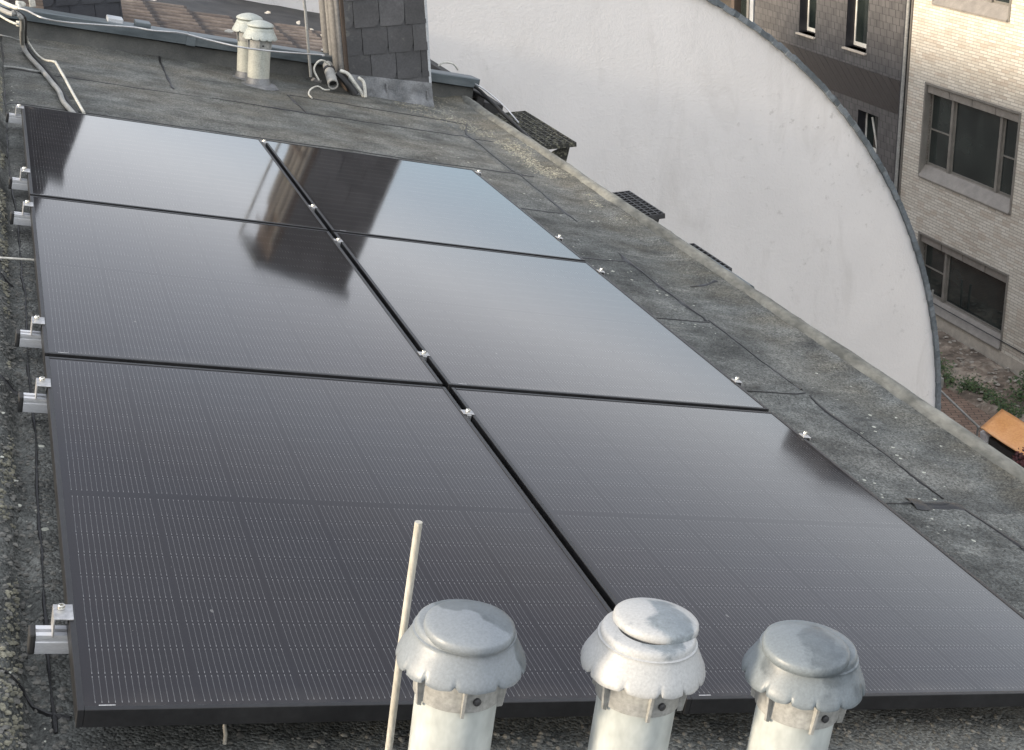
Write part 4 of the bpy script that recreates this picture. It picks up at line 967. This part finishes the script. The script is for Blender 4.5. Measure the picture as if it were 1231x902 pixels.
# ivy / weeds
LEAFM, lnt, lb = nmat('leaf_green'); N = NT(lnt); g = N.n('ShaderNodeNewGeometry'); N.l(N.ramp(g.outputs['Random Per Island'], [(0, (.020, .045, .014)), (.6, (.045, .085, .025)), (1, (.09, .13, .045))]), lb.inputs['Base Color']); lb.inputs['Roughness'].default_value = .6
def leaves(m_, n, fn, s0, s1, rnd):
    for k in range(n):
        c = Vector(fn()); s_ = rnd.uniform(s0, s1); d = Vector((rnd.uniform(-1, 1), rnd.uniform(-1, 1), rnd.uniform(-.3, .9))).normalized(); u_ = d.orthogonal().normalized(); w_ = d.cross(u_)
        m_.add([c-d*s_, c+u_*s_*.5+w_*.1*s_, c+d*s_, c-u_*s_*.5], [(0, 1, 2, 3)])
m_ = MB()
def weedpos():
    while True:
        y = rnd.uniform(16.5, 22.5); x = rnd.gauss(16.12, .15)
        if x < 15.7 or x > 17.4: continue
        if float(fbm(np.array(x*1.7), np.array(y*1.7), 3, 21)) > .46: return (x, y, GZ+.05+abs(rnd.gauss(0, .10)))
leaves(m_, 4200, weedpos, .015, .04, rnd); tag(m_.build('weeds', LEAFM, fix=False), 'low green weeds and ivy along the edge of the soil bed', 'weeds', kind='stuff')
sh = empty('shrub', (16.9, 18.2, GZ), (0, 0, 0), 'leafy green shrub by the brick wall at the right edge of the picture', 'shrub')
m_ = MB()
def shp():
    while True:
        p = Vector((rnd.gauss(0, .22), rnd.gauss(0, .35), rnd.uniform(.02, .75)))
        if p.length < .85: return p
leaves(m_, 2600, shp, .02, .05, rnd); m_.build('foliage', LEAFM, sh, fix=False)
st_ = MB()
for k in range(7): a = k*.9; st_.tube([(0, 0, 0), (.08*math.cos(a), .12*math.sin(a), .3), (.2*math.cos(a), .28*math.sin(a), .6)], [.01, .008, .004], 5)
st_.build('stem', BOARDD, sh)
# poles against the facade
for k, (y, dy, lab) in enumerate(((22.75, .06, 'left grey metal pole standing in the soil bed by the brick wall'), (22.50, -.02, 'right grey metal pole standing in the soil bed by the brick wall'))):
    tag(MB().tube([(0, 0, -.1), (0, dy*.4, .55), (.0, dy, 1.02)], .024, 8).build('pole', COLLAR, loc=(17.2, y, GZ), smooth=True), lab, 'pole', 'poles by the brick wall')
# slab and handrail
tag(MB().box(-.35, .1, -.25, .25, 0, .22).build('concrete_block', RENDER_, loc=(15.72, 20.1, GZ), bevel=.02), 'dark concrete block on the paving beside the white gable', 'block')
hr = empty('handrail', (14.35, 18.2, GZ), (0, 0, 0), 'pale metal handrail sloping past the brick paving to the orange cover', 'handrail')
MB().tube([(.10, .5, 1.02), (0, -.2, 1.0), (-.16, -1.1, .995), (-.31, -1.97, .99)], .022, 10).build('rail', CABLEG, hr, smooth=True)
for y, x in ((.3, .06), (-1.9, -.3)): MB().tube([(x, y, 0), (x, y, .99)], .018, 8).build('post', CABLEG, hr)
# orange sheet over a grey cart
COPPER = weathered('orange_sheet', (.62, .27, .08), (.80, .42, .20), .35, 2.0, .15, .15, grain=30)
oc = empty('covered_cart', (14.4, 15.9, GZ), (0, 0, .0), 'grey cart under a glossy orange sheet beside the kerb at the right edge', 'cart')
vs_ = []; fs_ = []; nx_, ny_ = 8, 16
for i in range(nx_+1):
    for j in range(ny_+1):
        x = -.38+.70*i/nx_; y = -1.25+1.75*j/ny_; vs_.append((x, y+x*.55, 1.06+.10*x+.006*math.sin(y*5+x*3)))
for i in range(nx_):
    for j in range(ny_): a = i*(ny_+1)+j; fs_.append((a, a+ny_+1, a+ny_+2, a+1))
m_ = MB(); m_.add(vs_, fs_); ob = m_.build('orange_sheet', COPPER, oc, smooth=True); so_ = ob.modifiers.new('thick', 'SOLIDIFY'); so_.thickness = .012
MB().box(-.30, .25, -1.1, .15, .30, .90).build('grey_box', plain_detail('cart_grey', (.05, .055, .055), .5), oc, bevel=.02)
MB().prism([(-.30, .55), (-.34, .92), (-.05, .98), (.22, .92), (.20, .5)], 1, .17, .36).build('white_flap', plain_detail('white_sheet', (.72, .72, .72), .6), oc, bevel=.02)
for y in (-.9, .0):
    for x in (-.22, .17): MB().tube([(x-.02, y, .13), (x+.02, y, .13)], .13, 16).build('wheel', RUBBER, oc); 
MB().box(-.25, .2, -1.0, .1, .14, .299).build('chassis', DARKM, oc)
rs = empty('flowering_plant', (14.02, 14.85, GZ), (0, 0, 0), 'dark red leafy plant in front of the grey cart', 'plant')
REDL = plain_detail('dark_red_leaf', (.07, .016, .02), .6); m_ = MB(); leaves(m_, 900, lambda: (rnd.gauss(0, .12), rnd.gauss(0, .16), 1.0+rnd.gauss(-.15, .14)), .02, .045, rnd); m_.build('foliage', REDL, rs, fix=False)
MB().tube([(0, 0, 0), (0, 0, .6), (.02, 0, .95)], [.03, .02, .012], 8).build('trunk', BOARDD, rs)

# ================================================================== MOSS, LICHEN, GRIT ON THE ROOF
def scatter(name, mat, n, fn, s0, s1, label, cat, sq=.6, seg=5, pw=2.):
    m_ = MB(); rr = random.Random(hash(name) % 1000 if False else len(name)*7+n)
    for k in range(n):
        q = fn(rr)
        if q is None: continue
        u, v = q; s_ = s0+(s1-s0)*rr.random()**pw; h = float(roof_height(np.array(u), np.array(v)))
        lump(m_, (u, v, h-s_*.15), s_, rr, seg, sq)
    o = m_.build(name, mat, smooth=False, loc=W(0, 0, -.11), rot=ROOF_ROT); tag(o, label, cat, kind='stuff'); return o
GRIT = weathered('grit', (.04, .04, .037), (.19, .185, .165), .9, 30, .2)
MOSSM = weathered('yellow_moss', (.07, .07, .055), (.28, .265, .20), .95, 26, .6)
LICH = weathered('pale_lichen', (.30, .31, .26), (.52, .52, .45), .95, 20, .3)
scatter('gravel_grit', GRIT, 8000, lambda r: (r.uniform(-.42, .0) if r.random() < .8 else r.uniform(-.42, 2.2), r.uniform(-.5, 3.0)) if r.random() < .75 else (r.uniform(-.1, 2.2), r.uniform(-.35, .08)), .002, .010, 'dark grit and small stones on the felt left of the panels', 'grit')
def mossy(r):
    u = -.075-abs(r.gauss(0, .09)); v = r.uniform(-.4, 6.5)**1 
    return (u, v) if float(fbm(np.array(u*6), np.array(v*3), 3, 31)) > .44 else None
scatter('moss', MOSSM, 11000, mossy, .0015, .0075, 'clumps of yellow green moss on the swollen left strip of the roof', 'moss', .95, 6)
def lich(r):
    if r.random() < .5: u, v = r.uniform(-.40, .0), r.uniform(-.4, 7)
    else: u, v = r.uniform(2.3, 3.1), r.uniform(1, 8.3)
    return (u, v) if float(fbm(np.array(u*4), np.array(v*2), 3, 44)) > .46 else None
scatter('lichen', LICH, 1100, lich, .002, .011, 'pale lichen crusts dotted over the felt', 'lichen', .25, 7)
def lich2(r):
    v = r.uniform(4.9, 8.5); u = 3.04+.05*r.gauss(0, 1)-max(0, (v-6.8))*r.random()*.55
    return (u, v) if u < 3.17 and float(fbm(np.array(u*5), np.array(v*2.5), 3, 54)) > .42 else None
scatter('kerb_lichen', weathered('ochre_lichen', (.20, .18, .12), (.45, .43, .34), .95, 25, .4), 5200, lich2, .0015, .0075, 'ochre and cream lichen crust along the far part of the kerb', 'lichen', .35, 7)
